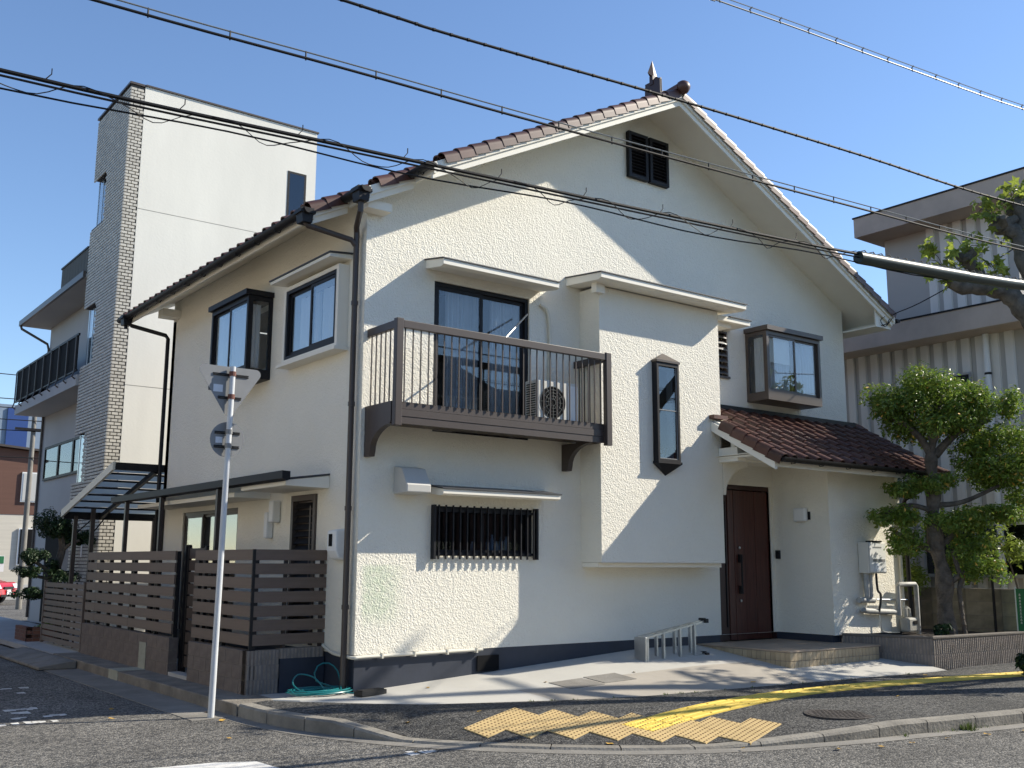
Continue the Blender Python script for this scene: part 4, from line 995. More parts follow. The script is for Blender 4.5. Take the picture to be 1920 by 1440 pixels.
m = MB(); m.prism(tri2, .200, .204, (0, 2, 1)); m.build('triangular_plate', 'signback', sg)
c2 = tilt(2.71); m = MB(); m.prism([(c2[0]+.005+.19*math.cos(2*math.pi*k/28), 2.71+.19*math.sin(2*math.pi*k/28)) for k in range(28)], .200, .204, (0, 2, 1)); m.build('round_plate', 'signback', sg)
for z, wd in ((3.42, .20), (3.17, .13), (2.79, .14), (2.64, .14)):
    t = tilt(z); b = MB(); b.box(t[0]-wd, t[0]+wd, .190, .199, z-.006, z+.006); b.box(t[0]-wd, t[0]+wd, .190, .199, z-.022, z-.012); b.build('rail', 'gutter', sg, kind='stuff'); m = MB(); m.tube([(t[0], .15, z-.025), (t[0], .15, z+.025)], .037, 12); m.build('clamp', 'rust' if z > 3 else 'signback', sg)
quick('sticker', 'sticker', sg, ID, (pc[0]-.185, pc[0]-.08, .1975, .1995, 3.22, 3.30)); quick('sticker', 'sticker', sg, ID, (c2[0]-.125, c2[0]-.05, .1975, .1995, 2.67, 2.735))
# ------------------------------------------------------------------ carport
cp = empty('carport', (0, 8.2, 0), 'small carport with translucent panels and beige edge behind the house', 'carport')
CY0, CZ0, CY1, CZ1, CX = 6.74, 2.90, 9.75, 2.235, -.78
def cz(y): return CZ0+(CZ1-CZ0)*(y-CY0)/(CY1-CY0)
m = MB(); m.prism([(CY0, CZ0-.02), (CY1, CZ1-.02), (CY1, CZ1+.11), (CY0, CZ0+.11)], CX-.02, CX+.02, (1, 2, 0)); m.build('edge_beam', 'cream', cp)
quick('high_beam', 'gutter', cp, ID, (CX+.021, 4.2, CY0-.03, CY0+.05, CZ0-.02, CZ0+.10)); quick('low_beam', 'gutter', cp, ID, (CX+.021, 4.2, CY1-.06, CY1+.05, CZ1-.05, CZ1+.10))
for x in (-.1, 1.1, 2.3, 3.5):
    m = MB(); m.prism([(CY0, CZ0-.05), (CY1, CZ1-.05), (CY1, CZ1+.03), (CY0, CZ0+.03)], x-.03, x+.03, (1, 2, 0)); m.build('rafter', 'gutter', cp)
for k in range(1, 7):
    y = CY0+(CY1-CY0)*k/7; quick('purlin', 'gutter', cp, ID, (CX+.021, 4.2, y-.02, y+.02, cz(y)+.032, cz(y)+.062))
for k in range(7):
    a, b = CY0+(CY1-CY0)*k/7+.02, CY0+(CY1-CY0)*(k+1)/7-.02
    m = MB(); m.prism([(a, cz(a)+.066), (b, cz(b)+.066), (b, cz(b)+.071), (a, cz(a)+.071)], CX+.02, 4.2, (1, 2, 0)); m.build('roof_panel', 'poly', cp)
for x, y in ((-.55, 9.7), (-.38, 9.2), (.9, 9.7)):
    quick('post', 'brown', cp, ID, (x-.035, x+.035, y-.035, y+.035, -.03, cz(y)-.0))
m = MB(); m.tube([(-.55, 9.7, 1.9), (-.25, 9.7, 2.2)], .012, 6); m.build('brace', 'gutter', cp); m = MB(); m.tube([(-.38, 9.2, 1.9), (-.1, 9.2, 2.3)], .012, 6); m.build('brace', 'gutter', cp)

# ------------------------------------------------------------------ neighbour building with brick tile tower (left)
nb = empty('tiled_tower_building', (2.5, 13.5, 0), 'tall white rendered building with a grey brick tile corner tower and street balcony', 'building')
NX, NY, NT = .11, 10.5, 11.27
T_D = 12.83
# tower core, leaving two corner notches open
nbm = MB(); nbm.box(NX+.012, 4.38, NY+.012, 11.90, -.1, NT); nbm.box(NX+.30, 4.38, 11.90, T_D-.01, -.1, NT)
nbm.box(NX+.012, NX+.30, 11.90, T_D-.01, 9.83, NT); nbm.box(NX+.012, NX+.30, 11.90, T_D-.01, 6.87, 8.68); nbm.box(NX+.012, NX+.30, 11.95, T_D-.01, 4.10, 5.55); nbm.box(NX+.012, NX+.30, 12.10, T_D-.01, -.1, 3.05)
nbm.build('tower_core', 'nbr_mortar', nb)
wf = MB(); 
for a, b in ((-.1, 4.90), (4.915, 8.60), (8.615, NT+.02)): wf.box(.40, 4.385, NY-.012, NY+.011, a, b)
wf.build('white_wall', 'nbr_white', nb)
quick('wall_joint', 'nbr_wall', nb, ID, (.40, 4.38, NY-.002, NY+.010, 4.90, 4.915)); quick('wall_joint', 'nbr_wall', nb, ID, (.40, 4.38, NY-.002, NY+.010, 8.60, 8.615))
w = quick('window', 'gutter', nb, ID, (3.69, 3.74, NY-.02, NY-.013, 9.05, 10.22), (4.10, 4.15, NY-.02, NY-.013, 9.05, 10.22), (3.74, 4.10, NY-.02, NY-.013, 10.17, 10.22), (3.74, 4.10, NY-.02, NY-.013, 9.05, 9.1)); quick('pane', 'glassd', w, ID, (3.74, 4.10, NY-.018, NY-.015, 9.1, 10.17)); quick('unlit_room_sheet', 'dark', nb, ID, (3.74, 4.10, NY-.0145, NY-.013, 9.1, 10.17))  # thin dark sheet behind the pane stands for the unlit interior
cpg = MB(); cpg.box(NX-.03, .41, NY-.03, T_D+.02, NT+.005, NT+.05); cpg.box(.41, 4.42, NY-.04, NY+.3, NT+.025, NT+.06); cpg.build('coping', 'bronze', nb)
# brick tiles: on the white return strip and on the street face
tl = MB(); BW_, BH_ = .135, .068
def brick(m, f, u0, u1, v0, v1, d=.012):
    m.fn = f; a = [(u0, 0, v0), (u1, 0, v0), (u1, 0, v1), (u0, 0, v1)]; e = .004; b = [(u0+e, d, v0+e), (u1-e, d, v0+e), (u1-e, d, v1-e), (u0+e, d, v1-e)]
    n = len(m.v); m.v += [f(*p) for p in a+b]; m.f += [(n+4, n+5, n+6, n+7)]+[(n+i, n+(i+1) % 4, n+4+(i+1) % 4, n+4+i) for i in range(4)]; m.m += [0]*5
r = 0; z = 0.0
FN = front(NY+.012); LN = left(NX+.012)
while z+BH_ < NT:
    o = (r % 2)*BW_/2; u = NX+.004-o
    while u < .40:
        a, b = max(u, NX), min(u+BW_-.01, .40)
        if b-a > .02: brick(tl, FN, a, b, z, z+BH_-.012, .022)
        u += BW_
    u = NY-.012-o
    while u < T_D:
        a, b = max(u, NY-.012), min(u+BW_-.01, T_D); c = (a+b)/2
        skip = c > 11.9 and (8.66 < z+.04 < 9.83) or c > 11.95 and (5.55 < z+.04 < 6.87) or c > 12.1 and (3.05 < z+.04 < 4.1)
        if b-a > .02 and not skip:
            e2_ = T_D if not (c < 11.9 < b) else 11.9
            brick(tl, LN, a, min(b, e2_), z, z+BH_-.012, .022)
        u += BW_
    z += BH_; r += 1
tl.build('tile_cladding', 'nbr_tile', nb, recalc=True, kind='stuff')
for (za, zb) in ((8.70, 9.81), (5.57, 6.85), (3.07, 4.08)):
    w = quick('corner_window', 'silver', nb, ID, (NX+.10, NX+.13, 12.45, 12.50, za, zb), (NX+.10, NX+.13, 12.77, 12.81, za, zb)); quick('pane', 'glass', w, ID, (NX+.11, NX+.12, 11.95, 12.81, za, zb)); quick('blind', 'bluegrey', w, ID, (NX+.16, NX+.17, 11.95, 12.8, za, zb))
# street wing
WX = .78
quick('street_wall', 'nbr_wall', nb, ID, (WX, 4.3, T_D, 18.75, -.1, 7.62)); quick('base_wall', 'nbr_mortar', nb, ID, (WX-.06, WX-.001, T_D, 15.2, -.1, 2.62))
quick('eave_slab', 'nbr_wall', nb, ID, (.08, 4.3, T_D+.01, 18.95, 7.60, 7.69)); quick('eave_trim', 'bronze', nb, ID, (.02, .079, T_D+.0, 19.0, 7.60, 7.74))
m = MB(); m.tube([(.05, 18.9, 7.62), (.08, 18.9, 7.52), (.70, 18.68, 7.15), (.74, 18.66, 7.0), (.74, 18.66, .0)], .035, 8); m.build('downspout', 'bronze', nb, smooth=True)
for k in range(9):
    y = 12.85+k*.25; quick('roof_screen_board', 'screen', nb, ID, (.10, .13, y, y+.24, 7.70, 8.28))
quick('screen_rail', 'gutter', nb, ID, (.08, .15, 12.85, 15.12, 8.28, 8.32))
quick('balcony_slab', 'nbr_wall', nb, ID, (.05, WX-.001, T_D+.02, 18.75, 5.18, 5.42))
bal = quick('balcony_rail', 'gutter', nb, ID, (.03, .07, T_D+.02, 18.75, 6.29, 6.34), (.03, .07, T_D+.02, 18.75, 5.50, 5.53)); quick('mesh_screen', 'dark', bal, ID, (.047, .053, T_D+.03, 18.74, 5.53, 6.29)); quick('mesh_screen', 'dark', bal, ID, (.06, WX-.01, 18.735, 18.741, 5.53, 6.29))
for k in range(9):
    y = 12.95+k*.72; m = MB(); m.tube([(.02, y, 6.3), (.02, y, 5.5), (-.02, y, 5.38), (.05, y, 5.33)], .017, 6); m.build('rail_post', 'bronze', bal)
w = quick('window', 'gutter', nb, ID, (WX-.05, WX-.001, 14.0, 14.06, 3.45, 4.32), (WX-.05, WX-.001, 18.1, 18.16, 3.45, 4.32), (WX-.05, WX-.001, 14.06, 18.1, 4.26, 4.32), (WX-.05, WX-.001, 14.06, 18.1, 3.45, 3.51), (WX-.05, WX-.001, 15.35, 15.47, 3.51, 4.26), (WX-.05, WX-.001, 16.7, 16.82, 3.51, 4.26))
for (a_, b_) in ((14.06, 15.35), (15.47, 16.7), (16.82, 18.1)): quick('pane', 'clear', w, ID, (WX-.030, WX-.025, a_, b_, 3.51, 4.26))
for (a_, b_) in ((14.3, 15.3), (15.6, 16.5), (16.95, 17.7)): quick('blind', 'capgrey', w, ID, (WX-.020, WX-.012, a_, b_, 3.52, 4.25))
quick('doorway', 'dark', nb, ID, (WX-.03, WX-.002, 15.6, 17.4, -.05, 2.3)); quick('door_column', 'pole_white', nb, ID, (-.2, -.05, 12.0, 12.15, -.04, 2.0)); quick('letter_plate', 'white', nb, ID, (NX-.02, NX-.012, 11.55, 11.65, 1.5, 1.95))

# ------------------------------------------------------------------ ribbed grey building (right)
rb = empty('ribbed_panel_building', (14, 2, 0), 'grey ribbed panel building with deep brown fascias beyond the garden tree', 'building')
RXW = 12.0
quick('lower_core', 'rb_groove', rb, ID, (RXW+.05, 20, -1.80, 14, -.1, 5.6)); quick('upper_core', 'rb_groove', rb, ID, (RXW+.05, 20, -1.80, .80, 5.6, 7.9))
pw = .81
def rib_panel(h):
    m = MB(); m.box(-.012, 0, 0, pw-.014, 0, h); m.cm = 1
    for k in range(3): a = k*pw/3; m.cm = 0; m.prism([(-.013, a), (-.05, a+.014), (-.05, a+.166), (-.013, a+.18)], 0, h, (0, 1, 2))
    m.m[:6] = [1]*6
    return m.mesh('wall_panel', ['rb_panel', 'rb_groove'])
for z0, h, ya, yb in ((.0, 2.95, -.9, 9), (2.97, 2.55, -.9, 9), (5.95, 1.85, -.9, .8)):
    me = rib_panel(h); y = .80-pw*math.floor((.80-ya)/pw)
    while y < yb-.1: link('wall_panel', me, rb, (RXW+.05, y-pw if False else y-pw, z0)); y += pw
m = MB(); m.box(11.4, 20, -2.34, 14.6, 5.50, 5.90); m.build('fascia', 'rb_fascia', rb); quick('fascia_flashing', 'gutter', rb, ID, (11.38, 20, -2.36, 14.6, 5.902, 5.93))
m = MB(); m.box(11.4, 20, -2.34, 1.04, 7.74, 8.12); m.build('fascia', 'rb_fascia', rb); quick('fascia_flashing', 'gutter', rb, ID, (11.38, 20, -2.36, 1.06, 8.122, 8.15))
rr = quick('roof_railing', 'bluegrey', rb, ID, (11.7, 11.73, 1.1, 10, 6.62, 6.66), (11.7, 11.73, 1.1, 10, 6.0, 6.03))
for k in range(40): quick('bar', 'bluegrey', rr, ID, (11.705, 11.725, 1.15+k*.2, 1.165+k*.2, 5.93, 6.64))
m = MB(); m.tube([(11.9, -1.18, 5.49), (11.9, -1.18, .3)], .055, 10); m.build('downpipe', 'white', rb, smooth=True)
for z in (4.75, 3.75, 2.2): m = MB(); m.tube([(11.9, -1.18, z), (11.9, -1.18, z+.04)], .062, 10); m.build('pipe_band', 'gutter', rb)
w = quick('window', 'silver', rb, ID, (11.93, 11.955, -.84, -.80, 4.3, 4.86), (11.93, 11.955, -.5, -.46, 4.3, 4.86), (11.93, 11.955, -.8, -.5, 4.82, 4.86)); quick('pane', 'sash', w, ID, (11.94, 11.953, -.8, -.5, 4.3, 4.82))
w = quick('window', 'silver', rb, ID, (11.92, 11.955, -1.7, .3, 2.1, 2.16), (11.92, 11.955, -1.7, .3, 1.2, 1.26), *[(11.92, 11.955, y, y+.05, 1.26, 2.1) for y in (-1.7, -.75, .25)]); quick('pane', 'glassd', w, ID, (11.93, 11.94, -1.65, .25, 1.26, 2.1)); quick('dark_room_sheet', 'dark', w, ID, (11.945, 11.954, -1.65, .25, 1.26, 2.1))  # black sheet behind the glass paints the shade of the interior
# boundary wall of concrete blocks
bwl = empty('boundary_wall', (10.6, 0, 0), 'old stained concrete block wall behind the planter tree', 'wall')
block_wall(bwl, (10.6, 3.0), (10.6, -2.25), .20, 4, .205, .60, .12, 'bw', stack=True)
quick('garden_ground', 'soil', None, ID, (10.35, 12.0, -2.3, 10, -.1, .3), kind='structure')
m = MB(); m.tube([(10.45, -1.75, .36), (10.45, -1.75, 1.75)], .022, 8); m.build('garden_stake', 'gutter', label='thin black metal stake standing against the boundary wall', cat='stake')
bn = empty('green_banner', (10.40, -2.20, .3), 'narrow green banner with white lettering at the end of the boundary wall', 'banner')
m = MB(); m.tube([(10.40, -2.13, .3), (10.40, -2.13, 1.08)], .012, 8); m.build('pole', 'white', bn); quick('cloth', 'green', bn, ID, (10.385, 10.388, -2.45, -2.145, .42, 1.06))
m = MB(); 
for k in range(10): z = .97-k*.047; m.box(10.382, 10.3845, -2.215, -2.190, z, z+.006); m.box(10.382, 10.3845, -2.206, -2.199, z-.018, z+.016); m.box(10.382, 10.3845, -2.218, -2.187, z-.018, z-.012)
m.build('lettering', 'white', bn, kind='stuff')

# ------------------------------------------------------------------ vegetation
def leaves(m, c, rad, n, size, shell=.55, flat=0, up=.35, rnd=random):
    c = Vector(c)
    for _ in range(n):
        while True:
            d = Vector((rnd.gauss(0, 1), rnd.gauss(0, 1), rnd.gauss(0, 1)))
            if d.length > .01: break
        d.normalize(); r = shell+(1-shell)*rnd.random()**.6; r *= 1+.10*math.sin(d.x*7+c.x*9)+.10*math.sin(d.y*9+c.z*5)
        p = c+Vector((d.x*rad[0]*r, d.y*rad[1]*r, d.z*rad[2]*r))
        nrm = (d+Vector((rnd.uniform(-1, 1), rnd.uniform(-1, 1), rnd.uniform(-.4, 1)+up))).normalized(); a = nrm.orthogonal().normalized(); a.rotate(Matrix.Rotation(rnd.uniform(0, 6.28), 3, nrm)); b = nrm.cross(a)
        s = size*rnd.uniform(.7, 1.35); w_ = s*.42; k = nrm*s*.10
        i = len(m.v); m.v += [tuple(p-a*s*.5), tuple(p+b*w_*.5+k), tuple(p+a*s*.5), tuple(p-b*w_*.5+k)]; m.f += [(i, i+1, i+2), (i, i+2, i+3)]; m.m += [0, 0]
def clump(m, c, rad, n, size, rnd, k=9):
    """a foliage pad: several small leaf balls, uneven, with gaps"""
    c = Vector(c)
    for _ in range(k):
        a = rnd.uniform(0, 6.28); q = rnd.random()**.5*.78; p = c+Vector((rad[0]*q*math.cos(a), rad[1]*q*math.sin(a), rad[2]*rnd.uniform(-.5, .6)))
        s = rnd.uniform(.28, .50); leaves(m, p, (rad[0]*s, rad[1]*s, rad[2]*rnd.uniform(.5, .75)), n//k, size, .35, rnd=rnd)
rn = random.Random(11)
tree = empty('garden_tree', (8.85, -1.85, .36), 'clipped evergreen tree with layered foliage pads growing in the block planter', 'tree')
m = MB()
trunk = smoothpath([(8.84, -1.88, .30), (8.82, -1.87, .8), (8.83, -1.88, 1.25), (8.76, -1.83, 1.7), (8.74, -1.83, 2.2), (8.77, -1.85, 2.6), (8.75, -1.84, 2.95), (8.78, -1.87, 3.25), (8.85, -1.92, 3.6), (8.9, -1.95, 4.0)], 4)
nT = len(trunk); m.tube(trunk, [.135+.02*math.sin(i*1.1)-.085*i/nT for i in range(nT)], 12)
def limb(pts, r0, r1): p = smoothpath(pts, 4); m.tube(p, [r0+(r1-r0)*i/len(p) for i in range(len(p))], 7)
limb([(8.78, -1.85, 3.0), (8.6, -1.75, 3.35), (8.3, -1.5, 3.65)], .07, .03); limb([(8.8, -1.88, 3.05), (9.1, -2.1, 3.4), (9.5, -2.4, 3.6)], .07, .03)
limb([(8.75, -1.84, 2.3), (9.1, -2.1, 2.35), (9.55, -2.45, 2.6)], .05, .02); limb([(8.76, -1.84, 2.2), (8.45, -1.62, 2.3), (8.1, -1.36, 2.15)], .045, .02)
limb([(8.77, -1.84, 1.65), (9.05, -2.0, 1.9), (9.4, -2.2, 2.2)], .05, .02); limb([(8.75, -1.83, 1.6), (8.45, -1.65, 1.75), (8.25, -1.5, 1.9)], .05, .02); limb([(8.83, -1.88, 1.1), (9.0, -2.08, 1.3), (9.25, -2.2, 1.5)], .05, .02)
m.tube(smoothpath([(8.90, -2.01, 1.62), (8.94, -2.05, 1.35), (9.0, -2.07, 1.22), (8.94, -2.05, 1.08), (8.96, -2.05, .75), (9.0, -2.06, .42)], 4), .035, 7)
m.build('trunk', 'bark', tree, smooth=True)
m = MB()
PADS = [((8.93, -1.98, 4.02), (.62, .62, .36), 3300), ((8.38, -1.56, 3.86), (.48, .48, .26), 1700), ((9.45, -2.38, 3.80), (.50, .5, .30), 1900), ((8.75, -1.83, 3.52), (.62, .6, .26), 2300), ((9.10, -2.1, 3.62), (.5, .5, .25), 1500),
        ((9.62, -2.5, 3.30), (.46, .46, .22), 1500), ((9.25, -2.22, 3.2), (.30, .3, .16), 700), ((9.50, -2.42, 2.88), (.52, .5, .24), 1700), ((9.85, -2.7, 2.9), (.4, .4, .26), 1100), ((8.72, -1.82, 2.62), (.40, .4, .16), 1100), ((8.35, -1.55, 2.52), (.25, .25, .12), 450),
        ((8.22, -1.44, 2.12), (.36, .36, .17), 1000), ((9.0, -2.02, 2.05), (.52, .5, .17), 1300), ((9.55, -2.45, 2.18), (.52, .5, .15), 1200), ((9.2, -2.15, 1.72), (.34, .34, .2), 800), ((9.28, -2.2, 1.35), (.36, .36, .2), 900), ((9.55, -2.44, 2.66), (.34, .34, .13), 700), ((8.32, -1.55, 1.75), (.28, .28, .2), 600), ((9.95, -2.65, 2.5), (.3, .3, .2), 500)]
for c, r, n in PADS: clump(m, c, (r[0]*1.12, r[1]*1.12, r[2]*1.08), int(n*1.7), .066, rn, 17)
zz = [v[2] for v in m.v]
m.m = [(2 if rn.random() < .02 else 1 if rn.random() < .30 else 0) for _ in range(len(m.f)//2) for _k in (0, 1)]
for i in range(0, len(m.m), 2): m.m[i+1] = m.m[i]
m.build('crown', ['leaf', 'leaf2', 'leafdry'], tree, recalc=False)
def shrub(name, label, cat, base, pads, mat, size, group=None, stems=True):
    o = empty(name, base, label, cat, group); m = MB()
    for c, r, n in pads: clump(m, c, r, n, size, rn, 8)
    m.build('foliage', mat, o, recalc=False)
    if stems:
        m = MB()
        for c, r, n in pads: m.tube(smoothpath([base, ((base[0]+c[0])/2+.04, (base[1]+c[1])/2, (base[2]+c[2])/2), c], 3), .015, 5)
        m.build('stem', 'bark', o)
    return o
shrub('leafy_shrub', 'bright leafy shrub behind the downspout at the porch corner', 'shrub', (10.2, -.45, .3), [((10.2, -.50, 1.2), (.34, .32, .35), 1300), ((10.25, -.40, 1.75), (.36, .32, .35), 1200), ((10.15, -.45, 2.15), (.25, .25, .2), 600)], 'leaf2', .07)
shrub('leafy_shrub', 'thin yellow green shrub leaning over the boundary wall', 'shrub', (11.2, -1.9, .3), [((11.2, -1.6, 1.75), (.35, .5, .4), 420), ((11.3, -2.35, 1.9), (.3, .3, .4), 260)], 'leaf2', .10)
shrub('leafy_shrub', 'small round shrub rising behind the boundary wall', 'shrub', (11.0, -.8, .3), [((10.95, -.9, 1.42), (.25, .4, .3), 700)], 'leaf2', .08)
shrub('ground_plant', 'low dark green plant at the foot of the clipped garden tree', 'plant', (8.55, -1.95, .36), [((8.55, -1.98, .47), (.16, .14, .10), 260)], 'leafpine', .09, stems=False)
shrub('ground_plant', 'scraggly dark plant by the kerb end of the block planter', 'plant', (7.98, -3.42, 0), [((7.98, -3.42, .15), (.12, .12, .14), 200)], 'leafpine', .1, stems=False)
# street plane tree at the right, heavily pruned
pt_ = empty('plane_tree', (7.75, -4.55, 0), 'pruned street tree with knobbly limbs and sparse yellow green leaves', 'tree')
m = MB()
def limb2(pts, r0, r1, knob=True):
    p = smoothpath(pts, 5); n = len(p); m.tube(p, [(r0+(r1-r0)*i/n)*(1+.10*math.sin(i*1.9)) for i in range(n)], 9)
    if knob:
        e = Vector(p[-1])
        for _ in range(6):
            d = Vector((rn.uniform(-1, 1), rn.uniform(-1, 1), rn.uniform(-.6, 1))).normalized(); m.tube([tuple(e-d*.02), tuple(e+d*r1*.9), tuple(e+d*r1*1.9)], [r1*.8, r1*.8, r1*.35], 6)
limb2([(7.75, -4.55, -.15), (7.72, -4.5, 1.2), (7.65, -4.42, 2.6), (7.55, -4.35, 3.6)], .21, .16, False)
limb2([(7.55, -4.35, 3.6), (7.42, -4.26, 4.3), (7.27, -4.14, 4.62), (7.1, -4.02, 4.86), (6.85, -3.84, 4.94), (6.62, -3.66, 4.95), (6.55, -3.60, 5.06)], .15, .085)
limb2([(6.85, -3.84, 4.95), (6.80, -3.80, 5.15), (6.68, -3.72, 5.30)], .075, .085)
limb2([(7.55, -4.35, 3.6), (7.50, -4.30, 4.6), (7.33, -4.19, 5.25), (7.27, -4.15, 5.6), (7.12, -4.05, 5.75)], .14, .10)
limb2([(7.30, -4.17, 5.4), (7.33, -4.2, 5.85), (7.27, -4.15, 6.05)], .09, .09); limb2([(7.5, -4.3, 4.5), (7.9, -4.6, 5.3), (8.1, -4.8, 6.1)], .11, .08)
limb2([(7.55, -4.35, 3.4), (7.9, -4.1, 4.2), (8.3, -3.8, 4.9)], .11, .09)
m.build('trunk', 'bark_plane', pt_, smooth=True)
def lobed():
    out = []; 
    for k in range(10):
        a = math.pi*2*k/10+math.pi/2; r = .5 if k % 2 == 0 else .27
        if k == 5: r = .18
        out.append((r*math.cos(a), r*math.sin(a)))
    return out
lm = MB(); P_ = lobed(); lm.v = [(0, 0, 0)]+[(x, y, .06*(1 if i % 2 else -1)) for i, (x, y) in enumerate(P_)]; lm.f = [(0, i+1, (i+1) % 10+1) for i in range(10)]; lm.m = [0]*10
lme = lm.mesh('leaf', 'leafplane', recalc=False)
tw_ = MB(); LC = [((6.45, -3.55, 5.20), .22, 22), ((6.70, -3.72, 5.42), .26, 34), ((6.95, -3.9, 5.98), .20, 30), ((7.25, -4.13, 6.18), .22, 26), ((6.30, -3.42, 5.42), .14, 10), ((6.95, -3.92, 5.20), .20, 18), ((7.0, -3.95, 4.95), .16, 8), ((7.2, -4.05, 5.65), .25, 20), ((7.9, -4.6, 6.2), .5, 30), ((6.50, -3.55, 4.98), .10, 5)]
for c, r, n in LC:
    for _ in range(n):
        d = Vector((rn.gauss(0, 1), rn.gauss(0, 1), rn.gauss(0, 1))).normalized(); p = Vector(c)+d*r*rn.uniform(.35, 1.15); s = rn.uniform(.12, .22)
        o = link('leaf', lme, pt_, p, (rn.uniform(-1.2, 1.2), rn.uniform(-1.2, 1.2), rn.uniform(0, 6.28))); o.scale = (s, s, s)
        if rn.random() < .25: tw_.tube([c, tuple((Vector(c)+p)/2+Vector((0, 0, .04))), tuple(p)], .005, 4)
tw_.build('twig', 'bark_plane', pt_, kind='stuff')
pt2 = empty('plane_tree', (12.6, -5.3, 0), 'fuller street tree farther along the kerb past the planter', 'tree')
m = MB(); limb2([(12.6, -5.3, -.15), (12.6, -5.28, 1.5), (12.55, -5.25, 3.2)], .19, .14, False)
for c in ((11.7, -5.1, 4.4), (12.4, -4.6, 5.0), (13.3, -5.5, 4.8), (12.2, -5.9, 4.6), (11.2, -4.7, 5.2)): limb2([(12.55, -5.25, 3.1), ((12.55+c[0])/2, (-5.25+c[1])/2, 4.0), c], .09, .04)
m.build('trunk', 'bark_plane', pt2, smooth=True)
m = MB()
for c in ((11.6, -5.1, 4.5), (12.4, -4.6, 5.1), (13.3, -5.5, 4.9), (12.2, -5.9, 4.7), (11.1, -4.7, 5.2), (10.7, -4.9, 4.6)): clump(m, c, (.75, .75, .4), 170, .17, rn, 6)
m.build('crown', 'leafplane', pt2, recalc=False)
# pine in brick planter on the left
pine = empty('cloud_pruned_pine', (-.55, 10.95, .1), 'dark cloud pruned garden pine with flat pads in front of the tiled tower', 'tree')
m = MB(); limb([(-.45, 11.0, .0), (-.40, 11.0, .7), (-.50, 11.0, 1.2), (-.42, 11.0, 1.7), (-.55, 10.95, 2.1)], .11, .05); limb([(-.45, 11, 1.0), (-.7, 10.9, 1.25), (-.98, 10.9, 1.45)], .05, .025); limb([(-.45, 11, .7), (-.75, 10.9, .8), (-1.0, 10.9, .8)], .045, .02); limb([(-.43, 11, 1.6), (-.3, 10.9, 1.75), (-.15, 10.85, 1.82)], .04, .02); limb([(-.48, 11, 1.1), (-.8, 10.9, 1.12), (-1.0, 10.9, 1.2)], .04, .02)
m.build('trunk', 'bark', pine, smooth=True)
m = MB()
for c, r, n in (((-.62, 10.95, 2.12), (.34, .34, .24), 1500), ((-.45, 10.95, 1.95), (.26, .26, .14), 600), ((-.14, 10.85, 1.86), (.26, .26, .13), 700), ((-.97, 10.9, 1.52), (.26, .26, .17), 900), ((-1.0, 10.9, 1.22), (.24, .24, .1), 500), ((-.98, 10.9, .82), (.30, .3, .11), 700), ((-.62, 10.95, 1.32), (.16, .16, .12), 250), ((-.4, 10.7, 1.12), (.3, .2, .12), 500)): clump(m, c, (r[0]*1.12, r[1]*1.12, r[2]*1.1), int(n*2.4), .055, rn, 10)
m.build('crown', 'leafpine', pine, recalc=False)
bp_ = empty('brick_planter', (-.85, 10.9, -.1), 'small red brown brick planter at the foot of the cloud pruned pine', 'planter')
block_wall(bp_, (-1.08, 10.35), (-.55, 10.35), -.1, 5, .058, .21, .09, 'brick', name='brick'); block_wall(bp_, (-1.08, 11.3), (-1.08, 10.35), -.1, 5, .058, .21, .09, 'brick', name='brick'); quick('soil', 'soil', bp_, ID, (-1.0, -.45, 10.43, 11.3, -.1, .17))
m = MB(); clump(m, (-.75, 10.6, .22), (.28, .2, .07), 500, .05, rn, 6); m.build('ground_cover', 'leaf', bp_, recalc=False, kind='stuff')
# fallen leaves and weeds
fl = MB(); fl.v = [(0, 0, .006), (.5, 0, .10), (.18, .32, .02), (-.35, .3, .09), (-.5, -.06, .03), (-.2, -.35, .10), (.25, -.28, .04)]; fl.f = [(0, i, i % 6+1) for i in range(1, 7)]; fl.m = [0]*6
fme = fl.mesh('fallen_leaf', 'leafdry', recalc=False)
for x, y in ((.75, -.35), (2.0, -.9), (.35, -1.9), (-.1, -2.6), (.6, -3.5), (2.1, -4.75), (2.5, -4.9), (2.9, -4.95), (3.4, -5.0), (3.9, -5.1), (-2.4, .6), (-2.2, 1.3), (-1.55, -.15), (-1.45, .5), (-.9, -2.75), (-1.9, -1.2), (3.3, -1.0), (4.3, -2.0), (5.6, -2.5), (4.8, -3.6), (1.4, -4.3), (4.4, -5.2), (7.0, -2.6), (-.4, -1.8)):
    if (x > -.9 and y > apb(max(-.9, min(7.9, x)))): z = apz(x, y)
    elif x < -1.3 or y < -4.5 or (x < -.5 and y < -2.6): z = ROADZ+.008
    else: z = walk_height(x, y)
    o = link('fallen_leaf', fme, None, (x, y, z+.004), (rn.uniform(-.2, .2), rn.uniform(-.2, .2), rn.uniform(0, 6))); s = rn.uniform(.05, .085); o.scale = (s, s, s)
    tag(o, 'small dry yellow fallen leaf lying on the ground near the kerb', 'leaf', 'fallen leaves on the pavement and road')
gw = MB()
def tuft(x, y, z, n, r, h):
    for _ in range(n):
        a = rn.uniform(0, 6.28); d = Vector((math.cos(a), math.sin(a), 0)); q = Vector((x, y, z))+d*r*rn.random(); s = Vector((-d.y, d.x, 0))*.006; i = len(gw.v); t = q+d*h*.5*rn.random()+Vector((0, 0, h*rn.uniform(.5, 1)))
        gw.v += [tuple(q-s), tuple(q+s), tuple(t)]; gw.f.append((i, i+1, i+2)); gw.m.append(0)
for x in [3.2+.11*i for i in range(30)]:
    if rn.random() < .45: tuft(x, -4.66-.15*(x-3.3)-.03+rn.uniform(-.02, .02)-(0.02), ROADZ, rn.randint(4, 14), .05, .05)
tuft(4.05, -4.83, ROADZ, 90, .09, .09)
